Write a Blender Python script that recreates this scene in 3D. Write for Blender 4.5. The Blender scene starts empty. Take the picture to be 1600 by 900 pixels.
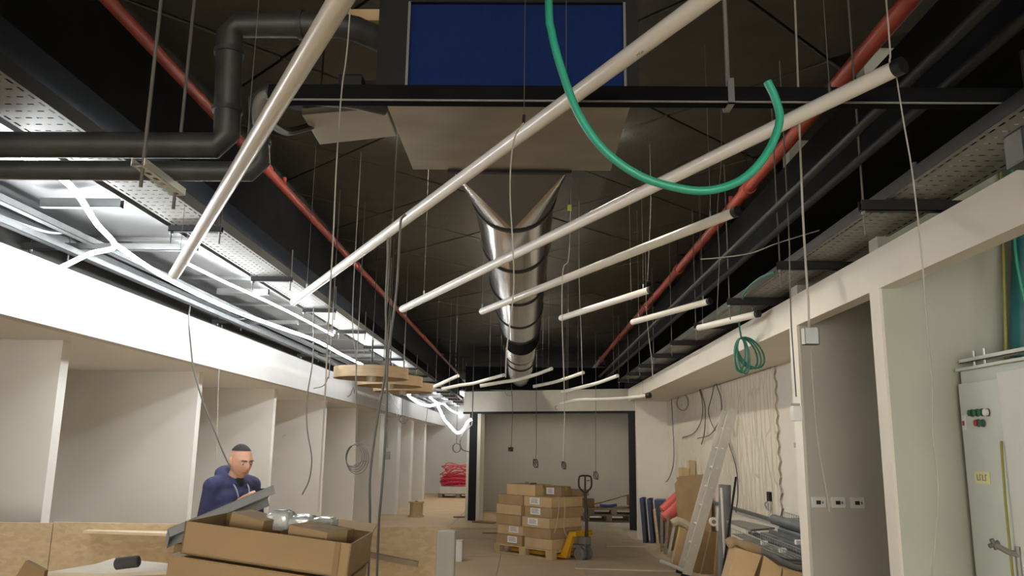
import bpy, bmesh, math, random
from mathutils import Vector, Matrix, Quaternion
random.seed(7)
scene = bpy.context.scene
COL = scene.collection

# ------------------------------------------------------------------ camera
cam_data = bpy.data.cameras.new('camera')
cam_data.sensor_width = 36.0
cam_data.lens = 1246.0 / 1600.0 * 36.0
cam_data.clip_start = 0.05
cam = bpy.data.objects.new('camera', cam_data)
COL.objects.link(cam)
cam.matrix_world = Matrix(((0.999753, -0.010280, 0.019698, 0.0),
                           (0.017314, -0.195179, -0.980615, 0.0),
                           (0.013925, 0.980714, -0.194952, 1.7),
                           (0, 0, 0, 1)))
scene.camera = cam

# ------------------------------------------------------------------ world, exposure
world = bpy.data.worlds.new('world'); scene.world = world
world.use_nodes = True
bg = world.node_tree.nodes['Background']
bg.inputs[0].default_value = (1.0, 0.95, 0.86, 1)
bg.inputs[1].default_value = 0.3
vs = scene.view_settings
vs.view_transform = 'Standard'; vs.look = 'None'; vs.gamma = 1.0; vs.use_curve_mapping = False
vs.exposure = 0.68
LED_POWER = 42.0
FILL_BATTEN_POWER = 24.0
HALL_FILL_POWER = 62.0
FILL_WINDOW_POWER = 9.0

# ------------------------------------------------------------------ materials
MATS = {}
def mat(name, col, rough=0.6, metal=0.0, var=0.06, scale=8.0, bump=0.0, bscale=60.0, emit=0.0, stretch=None, trans=0.0, spec=None, coat=0.0, col2=None, alpha=1.0):
    if name in MATS: return MATS[name]
    m = bpy.data.materials.new(name); m.use_nodes = True
    nt = m.node_tree; b = nt.nodes['Principled BSDF']
    b.inputs['Roughness'].default_value = rough
    b.inputs['Metallic'].default_value = metal
    if trans: b.inputs['Transmission Weight'].default_value = trans
    if spec is not None: b.inputs['Specular IOR Level'].default_value = spec
    if coat: b.inputs['Coat Weight'].default_value = coat; b.inputs['Coat Roughness'].default_value = 0.1
    if alpha < 1: b.inputs['Alpha'].default_value = alpha
    c = Vector(col[:3])
    tc = nt.nodes.new('ShaderNodeTexCoord'); mp = nt.nodes.new('ShaderNodeMapping')
    nt.links.new(tc.outputs['Object'], mp.inputs['Vector'])
    if stretch: mp.inputs['Scale'].default_value = stretch
    n = nt.nodes.new('ShaderNodeTexNoise'); n.inputs['Scale'].default_value = scale; n.inputs['Detail'].default_value = 4
    nt.links.new(mp.outputs[0], n.inputs['Vector'])
    r = nt.nodes.new('ShaderNodeValToRGB')
    lo = c * (1 - var); hi = c * (1 + var)
    if col2 is not None: lo = Vector(col2)
    r.color_ramp.elements[0].position = 0.3; r.color_ramp.elements[1].position = 0.7
    r.color_ramp.elements[0].color = (lo[0], lo[1], lo[2], 1)
    r.color_ramp.elements[1].color = (min(hi[0], 1), min(hi[1], 1), min(hi[2], 1), 1)
    nt.links.new(n.outputs[0], r.inputs[0]); nt.links.new(r.outputs[0], b.inputs['Base Color'])
    if bump:
        n2 = nt.nodes.new('ShaderNodeTexNoise'); n2.inputs['Scale'].default_value = bscale
        nt.links.new(mp.outputs[0], n2.inputs['Vector'])
        bp = nt.nodes.new('ShaderNodeBump'); bp.inputs['Strength'].default_value = bump; bp.inputs['Distance'].default_value = 0.01
        nt.links.new(n2.outputs[0], bp.inputs['Height']); nt.links.new(bp.outputs[0], b.inputs['Normal'])
    if emit:
        b.inputs['Emission Color'].default_value = (*col[:3], 1); b.inputs['Emission Strength'].default_value = emit
    MATS[name] = m
    return m

WHITE = mat('white_plaster', (0.72, 0.70, 0.665), 0.75, var=0.03, scale=2.0, bump=0.05, bscale=90)
WHITE2 = mat('white_soffit_paint', (0.76, 0.72, 0.64), 0.7, var=0.03, scale=2.0, bump=0.04, bscale=90)
GREYWALL = mat('grey_plasterboard', (0.56, 0.535, 0.485), 0.85, var=0.05, scale=1.5, bump=0.05)
GREENWALL = mat('green_grey_plasterboard', (0.47, 0.49, 0.42), 0.85, var=0.06, scale=1.2, bump=0.05)
ALCOVE = mat('grey_alcove_board', (0.44, 0.425, 0.385), 0.85, var=0.05, scale=1.5)
BLACKCEIL = mat('black_painted_slab', (0.036, 0.034, 0.027), 0.95, var=0.15, scale=3.0, bump=0.3, bscale=40)
BLACKPANEL = mat('black_acoustic_board', (0.060, 0.0565, 0.045), 0.97, var=0.12, scale=5.0, bump=0.4, bscale=55)
BLACKDUCT = mat('black_painted_duct', (0.010, 0.0105, 0.012), 1.0, var=0.2, scale=4.0, spec=0.05)
PIPEBLK = mat('black_pipe_insulation', (0.036, 0.039, 0.038), 0.5, var=0.3, scale=9.0, bump=0.15, bscale=30)
BLKMETAL = mat('black_metal', (0.018, 0.017, 0.017), 0.6, spec=0.25, var=0.1)
BLKPLAST = mat('black_plastic', (0.012, 0.012, 0.013), 0.45, var=0.1)
GALV = mat('galvanized_steel', (0.30, 0.31, 0.31), 0.42, 1.0, var=0.10, scale=14)
GALVM = mat('galvanized_tray_steel', (0.24, 0.24, 0.225), 0.55, 0.35, var=0.08, scale=14)
SILVER = mat('silver_duct_sheet', (0.22, 0.22, 0.22), 0.42, 1.0, var=0.06, scale=3)
SPIRAL = mat('shiny_spiral_duct', (0.60, 0.57, 0.52), 0.16, 1.0, var=0.08, scale=3)
ACMETAL = mat('scuffed_sheet_metal', (0.27, 0.25, 0.21), 0.4, 0.6, var=0.12, scale=2.2, stretch=(1, 2.2, 1), col2=(0.19, 0.18, 0.155))
CREAM = mat('cream_metal', (0.30, 0.27, 0.22), 0.6, var=0.04)
RED = mat('red_pipe_paint', (0.50, 0.095, 0.068), 0.4, var=0.15, scale=6)
TUBE = mat('white_tube_plastic', (0.74, 0.72, 0.66), 0.25, var=0.03, scale=2)
GREEN = mat('green_hose', (0.03, 0.36, 0.24), 0.4, var=0.08)
GREENC = mat('green_cable', (0.02, 0.17, 0.12), 0.45, var=0.1)
TEAL = mat('teal_pipe_plastic', (0.01, 0.12, 0.12), 0.5, var=0.2)
YELC = mat('yellow_green_cable', (0.28, 0.27, 0.05), 0.5, var=0.1)
GREYC = mat('grey_cable', (0.13, 0.125, 0.115), 0.55, var=0.1)
LGREYC = mat('pale_cable', (0.42, 0.40, 0.36), 0.55, var=0.1)
CARD = mat('cardboard', (0.37, 0.255, 0.135), 0.85, var=0.08, scale=5, bump=0.08, bscale=30)
CARD2 = mat('pale_cardboard', (0.55, 0.39, 0.215), 0.85, var=0.08, scale=5, bump=0.08, bscale=30)
CARDD = mat('brown_cardboard', (0.29, 0.19, 0.095), 0.85, var=0.10, scale=5, bump=0.08, bscale=30)
TAPE = mat('brown_tape', (0.36, 0.24, 0.12), 0.3, var=0.05)
PAPER = mat('white_paper', (0.80, 0.79, 0.76), 0.8, var=0.03)
PRINT = mat('grey_print', (0.25, 0.25, 0.26), 0.8, var=0.3, scale=60)
WOOD = mat('raw_pine', (0.50, 0.36, 0.20), 0.75, var=0.15, scale=6, stretch=(1, 8, 1))
WOODD = mat('weathered_wood', (0.24, 0.19, 0.13), 0.8, var=0.2, scale=6, stretch=(1, 8, 1))
VENEER = mat('oak_veneer', (0.30, 0.215, 0.125), 0.55, var=0.14, scale=5, stretch=(1.2, 1.2, 14))
VENEERIN = mat('pale_plywood', (0.46, 0.36, 0.22), 0.6, var=0.08, scale=5, stretch=(1, 1, 14))
OSB = mat('oriented_strand_board', (0.47, 0.35, 0.21), 0.8, var=0.2, scale=9, bump=0.15, bscale=30)
GREYEDGE = mat('grey_board_edge', (0.40, 0.39, 0.35), 0.7, var=0.05)
BLUEF = mat('blue_filter_mat', (0.0, 0.016, 0.11), 0.95, var=0.12, scale=60, bump=0.4, bscale=150)
BLUE = mat('blue_plastic', (0.03, 0.06, 0.20), 0.5, var=0.15)
BLUED = mat('dark_slate_plastic', (0.05, 0.06, 0.085), 0.55, var=0.15)
PINK = mat('red_foam_wrap', (0.62, 0.11, 0.10), 0.6, var=0.12)
PINKC = mat('pink_red_tubing', (0.68, 0.05, 0.09), 0.45, var=0.1)
ALU = mat('aluminium', (0.74, 0.73, 0.69), 0.42, 0.45, var=0.05)
CONC = mat('dusty_concrete', (0.46, 0.43, 0.37), 0.9, var=0.12, scale=1.5, bump=0.1)
FLOORB = mat('tan_floor_board', (0.62, 0.455, 0.285), 0.85, var=0.07, scale=1.2, bump=0.03)
FLOORG = mat('dusty_floor_board', (0.56, 0.45, 0.32), 0.88, var=0.10, scale=1.2, bump=0.03)
YEL = mat('yellow_enamel', (0.62, 0.33, 0.01), 0.4, var=0.08)
RUBG = mat('grey_rubber', (0.16, 0.16, 0.155), 0.6, var=0.1)
DKBROWN = mat('dark_handle_paint', (0.03, 0.017, 0.014), 0.45, var=0.2)
CABIN = mat('light_grey_enamel', (0.62, 0.66, 0.60), 0.5, var=0.03)
CABIN2 = mat('white_enamel', (0.74, 0.75, 0.70), 0.5, var=0.02)
BTNG = mat('green_button', (0.01, 0.12, 0.06), 0.4)
BTNR = mat('red_button', (0.30, 0.03, 0.03), 0.4)
NOTE = mat('yellow_note', (0.78, 0.76, 0.38), 0.85, var=0.03)
NAVY = mat('navy_fleece', (0.036, 0.04, 0.105), 0.9, var=0.12, scale=25, bump=0.3, bscale=120)
NAVYD = mat('dark_navy_denim', (0.016, 0.018, 0.035), 0.9, var=0.15, scale=25)
DARKSH = mat('dark_shirt', (0.01, 0.016, 0.014), 0.9)
SKIN = mat('skin', (0.56, 0.31, 0.21), 0.5, var=0.10, scale=14)
SKIND = mat('lips', (0.36, 0.14, 0.10), 0.5)
HAIR = mat('dark_hair', (0.02, 0.016, 0.014), 0.8)
EYEW = mat('eye_white', (0.6, 0.55, 0.5), 0.3)
STEELS = mat('grey_folded_steel', (0.33, 0.345, 0.355), 0.5, 0.3, var=0.05)
ROLLG = mat('grey_felt_roll', (0.17, 0.175, 0.185), 0.85, var=0.3, scale=8, stretch=(1, 1, 0.5))
DKGREY = mat('charcoal_foam', (0.06, 0.06, 0.068), 0.85, var=0.1)
PLASTICW = mat('clear_plastic_wrap', (0.60, 0.63, 0.62), 0.12, var=0.15, scale=20, bump=0.7, bscale=14, coat=0.6, spec=0.8)
GLASSW = mat('frosted_bulb_glass', (0.68, 0.62, 0.52), 0.2, var=0.05, trans=0.35)
LED = mat('led_rope_glow', (0.93, 0.97, 1.0), 0.5, var=0.0, emit=LED_POWER)
FILL_BATT = mat('batten_diffuser_glow', (1.0, 0.90, 0.74), 0.5, var=0.0, emit=FILL_BATTEN_POWER)
FILLPANE = mat('daylit_window_pane', (1.0, 0.95, 0.86), 0.3, var=0.0, emit=FILL_WINDOW_POWER)
FILL_BATT2 = mat('hall_batten_diffuser_glow', (1.0, 0.92, 0.78), 0.5, var=0.0, emit=HALL_FILL_POWER)
LED2 = mat('dimmer_led_rope_glow', (0.93, 0.97, 1.0), 0.5, var=0.0, emit=LED_POWER*0.3)
WIRE = mat('steel_wire', (0.40, 0.40, 0.38), 0.45, 0.6, var=0.05)
SLATEM = mat('dull_grey_steel', (0.17, 0.185, 0.19), 0.5, 0.5, var=0.2, scale=6)

def carved_material():
    m = bpy.data.materials.new('carved_white_panel'); m.use_nodes = True
    nt = m.node_tree; b = nt.nodes['Principled BSDF']; b.inputs['Roughness'].default_value = 0.7
    b.inputs['Base Color'].default_value = (0.74, 0.68, 0.57, 1)
    tc = nt.nodes.new('ShaderNodeTexCoord'); mp = nt.nodes.new('ShaderNodeMapping')
    mp.inputs['Scale'].default_value = (1, 1, 0.22)
    nt.links.new(tc.outputs['Object'], mp.inputs['Vector'])
    v = nt.nodes.new('ShaderNodeTexVoronoi'); v.feature = 'DISTANCE_TO_EDGE'; v.inputs['Scale'].default_value = 7.5
    nt.links.new(mp.outputs[0], v.inputs['Vector'])
    r = nt.nodes.new('ShaderNodeValToRGB'); r.color_ramp.elements[0].position = 0.0; r.color_ramp.elements[1].position = 0.06
    nt.links.new(v.outputs['Distance'], r.inputs[0])
    bp = nt.nodes.new('ShaderNodeBump'); bp.inputs['Strength'].default_value = 0.9; bp.inputs['Distance'].default_value = 0.02
    nt.links.new(r.outputs[0], bp.inputs['Height']); nt.links.new(bp.outputs[0], b.inputs['Normal'])
    return m
CARVED = carved_material()

def osb_material():
    m = OSB; nt = m.node_tree; b = nt.nodes['Principled BSDF']
    tc = nt.nodes.new('ShaderNodeTexCoord'); mp = nt.nodes.new('ShaderNodeMapping')
    mp.inputs['Scale'].default_value = (20, 20, 48); mp.inputs['Rotation'].default_value = (0, 0.4, 0)
    nt.links.new(tc.outputs['Object'], mp.inputs['Vector'])
    v = nt.nodes.new('ShaderNodeTexVoronoi'); v.inputs['Scale'].default_value = 1.3
    nt.links.new(mp.outputs[0], v.inputs['Vector'])
    r = nt.nodes.new('ShaderNodeValToRGB')
    r.color_ramp.elements[0].color = (0.43, 0.315, 0.185, 1); r.color_ramp.elements[1].color = (0.53, 0.405, 0.255, 1)
    nt.links.new(v.outputs['Color'], r.inputs[0]); nt.links.new(r.outputs[0], b.inputs['Base Color'])
osb_material()

# ------------------------------------------------------------------ mesh helpers
class MB:
    def __init__(self): self.v = []; self.f = []
    def add(self, vs, fs):
        o = len(self.v); self.v += [tuple(x) for x in vs]; self.f += [tuple(i + o for i in q) for q in fs]; return self
    def obox(self, o, u, v, w):
        o, u, v, w = Vector(o), Vector(u), Vector(v), Vector(w)
        if u.cross(v).dot(w) < 0: u, v = v, u
        P = [o, o+u, o+u+v, o+v, o+w, o+u+w, o+u+v+w, o+v+w]
        return self.add(P, [(0,3,2,1), (4,5,6,7), (0,1,5,4), (1,2,6,5), (2,3,7,6), (3,0,4,7)])
    def box(self, x0, x1, y0, y1, z0, z1):
        return self.obox((x0,y0,z0), (x1-x0,0,0), (0,y1-y0,0), (0,0,z1-z0))
    def tube(self, pts, r, n=8, caps=True):
        pts = [Vector(p) for p in pts]; R = r if isinstance(r, (list, tuple)) else [r]*len(pts)
        t0 = (pts[1]-pts[0]).normalized()
        a = Vector((0,0,1)) if abs(t0.z) < 0.9 else Vector((1,0,0))
        nx = t0.cross(a).normalized(); prev = t0; base = len(self.v)
        for i, p in enumerate(pts):
            if i == 0: t = t0
            elif i == len(pts)-1: t = (pts[i]-pts[i-1]).normalized()
            else:
                t = (pts[i+1]-pts[i-1])
                t = t.normalized() if t.length > 1e-9 else prev
            q = prev.rotation_difference(t); nx = (q @ nx).normalized(); ny = t.cross(nx); prev = t
            for k in range(n):
                an = 2*math.pi*k/n; self.v.append(tuple(p + (nx*math.cos(an)+ny*math.sin(an))*R[i]))
        for i in range(len(pts)-1):
            for k in range(n):
                k2 = (k+1) % n
                self.f.append((base+i*n+k, base+i*n+k2, base+(i+1)*n+k2, base+(i+1)*n+k))
        if caps:
            self.f.append(tuple(base+k for k in reversed(range(n))))
            self.f.append(tuple(base+(len(pts)-1)*n+k for k in range(n)))
        return self
    def lathe(self, prof, c=(0,0,0), n=24, M=None):
        base = len(self.v); c = Vector(c)
        for (r, z) in prof:
            for k in range(n):
                a = 2*math.pi*k/n; p = Vector((r*math.cos(a), r*math.sin(a), z))
                if M: p = M @ p
                self.v.append(tuple(c+p))
        for i in range(len(prof)-1):
            for k in range(n):
                k2 = (k+1) % n; self.f.append((base+i*n+k, base+i*n+k2, base+(i+1)*n+k2, base+(i+1)*n+k))
        if prof[0][0] > 1e-6: self.f.append(tuple(base+k for k in reversed(range(n))))
        if prof[-1][0] > 1e-6: self.f.append(tuple(base+(len(prof)-1)*n+k for k in range(n)))
        return self
    def prism(self, poly, vec):
        poly = [Vector(p) for p in poly]; vec = Vector(vec); n = len(poly)
        return self.add(poly+[p+vec for p in poly], [tuple(reversed(range(n))), tuple(range(n, 2*n))] + [(i, (i+1) % n, n+(i+1) % n, n+i) for i in range(n)])
    def build(self, name, m, parent=None, smooth=False, bevel=0.0):
        me = bpy.data.meshes.new(name); me.from_pydata(self.v, [], self.f); me.update()
        bm = bmesh.new(); bm.from_mesh(me); bmesh.ops.recalc_face_normals(bm, faces=bm.faces)
        if bevel:
            bmesh.ops.bevel(bm, geom=list(bm.edges), offset=bevel, segments=2, affect='EDGES', profile=0.6)
        bm.to_mesh(me); bm.free()
        if smooth:
            me.polygons.foreach_set('use_smooth', [True]*len(me.polygons))
            try: me.set_sharp_from_angle(angle=math.radians(40))
            except Exception: pass
        me.materials.append(m)
        o = bpy.data.objects.new(name, me); COL.objects.link(o)
        if parent: o.parent = parent
        return o

def rebase(o):
    """move a mesh object's origin to the bottom centre of its bounds"""
    me = o.data; xs = [v.co for v in me.vertices]
    c = Vector((sum(min(f) + max(f) for f in [[p.x for p in xs]])/2, (min(p.y for p in xs)+max(p.y for p in xs))/2, min(p.z for p in xs)))
    me.transform(Matrix.Translation(-c)); o.location = o.location + c
    return o
def tag(o, label, cat, group=None):
    o['label'] = label; o['category'] = cat
    if group: o['group'] = group
    return o
def struct(o, label=None):
    o['kind'] = 'structure'
    if label: o['label'] = label
    return o
def thing(name, label, cat, loc=(0,0,0), rz=0.0, group=None):
    o = bpy.data.objects.new(name, None); COL.objects.link(o); o.empty_display_size = 0.1
    o.location = loc; o.rotation_euler = (0,0,rz)
    return tag(o, label, cat, group)
def dup(root, loc, rz=None, label=None, group=None):
    r = root.copy(); COL.objects.link(r); r.location = loc
    if rz is not None: r.rotation_euler = (0,0,rz)
    if label: r['label'] = label
    if group: r['group'] = group
    for ch in root.children:
        c = ch.copy(); COL.objects.link(c); c.parent = r
        for g in ch.children:
            d = g.copy(); COL.objects.link(d); d.parent = c
    return r
def smooth_path(pts, k=6):
    P = [Vector(p) for p in pts]
    if len(P) < 3: return P
    Q = [P[0]*2-P[1]] + P + [P[-1]*2-P[-2]]; out = []
    for i in range(1, len(Q)-2):
        a, b, c, d = Q[i-1], Q[i], Q[i+1], Q[i+2]
        for j in range(k):
            t = j/k
            out.append(0.5*((2*b)+(c-a)*t+(2*a-5*b+4*c-d)*t*t+(3*b-a-3*c+d)*t**3))
    out.append(P[-1]); return out
def cable(name, pts, r, m, label, cat='cable', group=None, n=6, k=6, parent=None):
    o = MB().tube(smooth_path(pts, k), r, n).build(name, m, parent, smooth=True)
    if parent is None: tag(o, label, cat, group)
    return o
def up(p, z): return (p[0], p[1], z)

# ================================================================== STRUCTURE
CEIL = 4.1
fl = struct(MB().box(-7.5, 8, -15, 33, -0.12, -0.006).build('floor', CONC))
# protective boards laid over the floor
bw, bl = 1.22, 2.44
base_boards = {}
for i in range(-4, 5):
    for j in range(-6, 13):
        y0 = j*bl + (0.9 if i % 2 else 0.0)
        x0 = -0.38 + i*bw
        if x0 > 2.5 or x0 < -4.8: continue
        if x0 > -1.4 and y0 + bl > 18.2: continue
        key = 0 if x0 < 0.2 else 1
        if key not in base_boards:
            base_boards[key] = MB().box(0.004, bw-0.004, 0.004, bl-0.004, -0.006, 0.0).build('floor_board', FLOORB if key == 0 else FLOORG, fl)
            base_boards[key].location = (x0, y0, 0)
        else:
            o = base_boards[key].copy(); COL.objects.link(o); o.parent = fl; o.location = (x0, y0, random.uniform(-0.001, 0.003))
            o.rotation_euler = (0, 0, random.uniform(-0.004, 0.004))

ce = struct(MB().box(-7.5, 8, -15, 33, CEIL, CEIL+0.2).build('ceiling', BLACKCEIL))
# diagonal square boards under the slab
S = 1.2; pm = None
for a in range(-14, 26):
    for b in range(-14, 26):
        x = (a-b)*S/math.sqrt(2)*1.0 + 0.15; y = (a+b)*S/math.sqrt(2) + 0.35
        if abs(x) > 2.6 or y < 1.0 or y > 27: continue
        if pm is None:
            h = S/2-0.012
            pm = MB().box(-h, h, -h, h, -0.03, 0.0).build('ceiling_panel', BLACKPANEL, ce)
            o = pm
        else:
            o = pm.copy(); COL.objects.link(o); o.parent = ce
        o.location = (x, y, CEIL-0.002+random.uniform(-0.004, 0.0)); o.rotation_euler = (random.uniform(-.006, .006), random.uniform(-.006, .006), math.radians(45))

# left side
struct(MB().box(-3.04, -2.95, -14, 29.5, 2.39, 2.78).build('trim_1', mat('beam_skim_plaster', (0.56, 0.545, 0.525), 0.8, var=0.03, scale=2.0)), 'white plastered bulkhead beam above the left bays')
struct(MB().box(-4.85, -3.04, -14, 29.5, 2.392, 2.44).build('ceiling_left_bay', WHITE))
struct(MB().box(-4.9, -4.8, -14, 29.5, 0, 2.44).build('wall_left', WHITE))
struct(MB().box(-3.42, -3.36, -14, 29.4, 2.44, CEIL).build('wall_left_upper', mat('dusty_dark_board', (0.16, 0.155, 0.145), 0.9)))  # coloured dark to stand for white board lying in shade above the beam
part = None
for y in (0.73, 3.13, 5.53, 7.93, 10.36, 13.06, 15.5, 18.1, 20.6, 23.0, 26.0):
    t = 0.10 if y < 17 else 0.5
    o = MB().box(-4.8, -3.27, y, y+t, 0, 2.392).build('wall_left_partition', WHITE); struct(o)
struct(MB().box(-4.9, -1.35, 29.5, 29.7, 0, CEIL).build('wall_back_corridor', WHITE))

# right side
struct(MB().box(2.0, 2.10, -14, 15.84, 2.612, 2.84).build('trim_2', WHITE2), 'cream plastered soffit beam along the right side')
struct(MB().box(2.10, 2.85, 6.07, 15.84, 2.612, 2.70).build('ceiling_right_recess', WHITE2))
wr = struct(MB().box(2.75, 2.85, 6.07, 15.84, 0, 2.615).build('wall_right', WHITE2))
struct(MB().box(2.0, 2.02, 5.9, 6.07, 0, 2.613).build('wall_right_column', WHITE2))
struct(MB().box(2.02, 5.2, 5.905, 6.065, 0, CEIL).build('wall_right_partition', GREYWALL))
struct(MB().box(2.0, 2.015, 4.49, 4.62, 0, 2.613).build('wall_right_column', WHITE2))
struct(MB().box(2.015, 5.2, 4.495, 4.615, 0, CEIL).build('wall_right_partition', GREENWALL))
struct(MB().box(5.1, 5.2, -14, 6, 0, CEIL).build('wall_right_far', GREENWALL))
struct(MB().box(2.9, 3.0, 6.06, 29, 2.62, CEIL).build('wall_right_upper', BLACKCEIL))
struct(MB().box(2.15, 2.85, 15.84, 15.98, 0, 2.7).build('wall_right_return', WHITE2))
struct(MB().box(2.36, 2.50, 15.98, 17.7, 0, 2.7).build('wall_right_end', WHITE2))

# carved wall panel with a wavy cut edge
pts = []
ys, zb, zt = 8.85, 0.97, 2.60
N = 40
edge = []
for i in range(N+1):
    z = zb + (zt-zb)*i/N
    edge.append((2.73, ys + 0.035*math.sin(i*1.55) + 0.01*math.sin(i*0.7), z))
poly = edge + [(2.73, 14.75, zt), (2.73, 14.75, zb)]
o = MB().prism(poly, (0.02, 0, 0)).build('wall_panel', CARVED, wr)
MB().tube([(2.728, e[1]-0.004, e[2]) for e in edge], 0.003, 6).build('panel_edge_strip', WOODD, wr)
MB().box(2.70, 2.75, 8.0, 14.9, 0.93, 0.97).build('ledge', SLATEM, wr)

# portal to the alcove (slightly skewed wall)
A = Vector((-1.50, 19.3, 0)); B = Vector((2.36, 17.55, 0)); D = (B-A).normalized(); Nn = Vector((-D.y, D.x, 0))
L = (B-A).length
bh = MB().obox(A+Vector((0,0,2.50)), D*L, Nn*0.18, (0,0,0.48)).build('trim_3', mat('alcove_bulkhead_paint', (0.62, 0.59, 0.52), 0.8, var=0.03)); struct(bh, 'plastered bulkhead over the black framed alcove')
struct(MB().obox(A-D*0.02+Vector((0,0,2.45)), D*(L+.02), Nn*0.1-Vector((0,0,0)), (0,0,0.05)).build('trim_4', BLKMETAL), 'black steel lintel over the alcove opening')
p1 = A + D*0.17
struct(MB().obox(p1, D*0.22, Nn*0.12, (0,0,2.45)).build('trim_5', BLKMETAL), 'black steel post at the corridor side of the alcove')
struct(MB().obox(p1+D*0.22-Nn*0.02, D*0.085, Nn*0.2, (0,0,2.45)).build('trim_6', WHITE2), 'white jamb beside the black alcove post')
struct(MB().obox(p1-D*0.09+Nn*0.05, D*0.09, Nn*0.3, (0,0,2.45)).build('trim_7', WHITE2), 'white wall edge beside the corridor')
p2 = B - D*0.16
struct(MB().obox(p2, D*0.15, Nn*0.12, (0,0,2.45)).build('trim_8', BLKMETAL), 'black steel post at the right of the alcove')
struct(MB().box(-1.2, -1.1, 19.35, 21.9, 0, 2.98).build('wall_alcove_side', ALCOVE))
struct(MB().box(-1.5, 4.6, 21.9, 22.0, 0, 2.98).build('wall_back', ALCOVE))
struct(MB().box(4.5, 4.6, 15.98, 21.9, 0, 2.98).build('wall_alcove_far', ALCOVE))
struct(MB().box(-1.42, -1.36, 19.4, 29.4, 0, 2.98).build('wall_corridor', WHITE))
struct(MB().box(-1.42, 4.6, 19.5, 22.0, 2.98, 3.04).build('ceiling_alcove', BLACKCEIL))

# glowing glazing added well behind the viewpoint as unseen fill light
wn = struct(MB().box(-4.8, 5.1, -14.1, -14.0, 3.5, CEIL).build('window_1', BLKMETAL))
for k in range(6):
    x0 = -4.75 + k*1.64
    MB().box(x0+0.04, x0+1.60, -14.06, -14.04, 0.15, 3.46).build('pane', FILLPANE, wn)
    MB().box(x0-0.04, x0+0.04, -14.1, -13.98, 0, 3.5).build('mullion', BLKMETAL, wn)
MB().box(-4.8, 5.1, -14.1, -13.98, 0, 0.15).build('window_sill', BLKMETAL, wn)

# ================================================================== LIGHT FITTINGS AND ADDED FILL
# draped LED rope on the left (real lamps of the site)
rope1 = [(-2.16,3.2,2.89),(-2.165,3.56,2.88),(-2.34,4.13,2.855),(-2.489,4.62,2.85),(-2.64,4.62,2.80),(-2.80,4.53,2.67),(-2.86,4.40,2.61),(-2.90,4.20,2.60),(-2.91,3.7,2.64),(-2.90,3.2,2.62)]
cable('led_rope_light', rope1, 0.014, LED, 'glowing LED rope looped over the strut and sagging onto the white beam', 'rope light', n=8)
rope2 = [(-2.49,4.63,2.862),(-2.34,5.0,2.74),(-2.27,6.0,2.70),(-2.20,7.0,2.71),(-2.13,8.0,2.72),(-2.11,9.2,2.70),(-2.09,11.5,2.70),(-2.05,13.3,2.71)]
cable('led_rope_light', rope2, 0.014, LED, 'long glowing LED rope stretched under the silver duct toward the wooden ring pendants', 'rope light', n=8)
rope4 = [(-2.40,5.3,2.93),(-2.36,6.0,2.925),(-2.30,6.8,2.925),(-2.26,7.6,2.925),(-2.22,9.0,2.92)]
cable('led_rope_light', rope4, 0.010, LED, 'thin glowing LED strip lying close under the silver duct', 'rope light', n=8)
rope3 = [(-2.5,18.7,2.925)] + [(-2.732,18.500,2.851),(-2.578,18.500,2.706),(-2.398,18.500,2.621),(-2.219,18.500,2.594),(-2.073,18.500,2.625),(-1.980,18.500,2.481),(-1.885,18.500,2.293),(-1.764,18.500,2.164),(-1.628,18.500,2.022),(-1.539,18.500,1.994),(-1.438,18.500,2.068),(-1.340,18.500,2.242),(-1.253,18.500,2.301)]
cable('led_rope_light', rope3, 0.028, LED2, 'glowing LED rope hanging in a zigzag in the corridor mouth', 'rope light', n=8)
cable('led_rope_light', [(-2.45,20.3,2.88),(-2.45,20.5,2.882),(-2.43,22,2.84),(-2.42,23.6,2.882),(-2.4,26,2.80),(-2.4,29.49,2.84)], 0.022, LED2, 'glowing LED rope running down the far corridor', 'rope light', n=8)
# battens added as fill light for the hall, alcove and corridor
def batten(x, y, z, rz, label, top=CEIL, glow=None):
    t = thing('light_batten', label, 'batten light', (x, y, z), rz)
    m = MB(); m.box(-0.75, 0.75, -0.065, 0.065, 0.03, 0.08); m.box(-0.75, 0.75, -0.065, -0.055, -0.02, 0.03); m.box(-0.75, 0.75, 0.055, 0.065, -0.02, 0.03); m.build('housing', TUBE, t)
    MB().box(-0.745, 0.745, -0.054, 0.054, 0.01, 0.03).build('diffuser', glow or FILL_BATT, t)
    for s in (-0.6, 0.6): MB().tube([(s,0,0.08),(s,0,top-z)], 0.004, 6).build('hanger_wire', WIRE, t)
batten(-0.9, -0.8, 3.0, 0.0, 'glowing batten light hung crosswise at the entrance end, over the near bays')
batten(1.0, -1.4, 3.0, math.radians(90), 'glowing batten light hung lengthwise at the entrance end, beside the cabinet room')
batten(-0.3, -2.6, 3.0, 0.0, 'glowing batten light hung crosswise farthest into the entrance end')
batten(0.4, 20.4, 2.86, 0.0, 'glowing batten light under the alcove ceiling behind the bulkhead, corridor half', 2.98)  # added to brighten the alcove from behind the bulkhead
batten(2.6, 20.4, 2.86, 0.0, 'glowing batten light under the alcove ceiling behind the bulkhead, far half', 2.98)
for q_, yy in enumerate((8.6, 10.8, 13.0, 15.4)):  # added fill row, kept out of view above the round duct
    batten(-0.17, yy, 3.99, math.radians(90), ['glowing batten light above the round duct, first behind the fan coil unit', 'glowing batten light above the round duct, in the middle', 'glowing batten light above the round duct, over its black sleeve', 'glowing batten light above the flexible end of the round duct'][q_], glow=FILL_BATT2)
batten(-0.15, 5.8, 3.99, 0.0, 'glowing batten light on the ceiling behind the fan coil unit', glow=FILL_BATT2)  # added fill, hidden behind the fan coil unit
batten(-1.75, 22.4, 3.1, math.radians(90), 'glowing batten light hung in the corridor past the wooden spool')  # added to brighten the corridor
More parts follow.
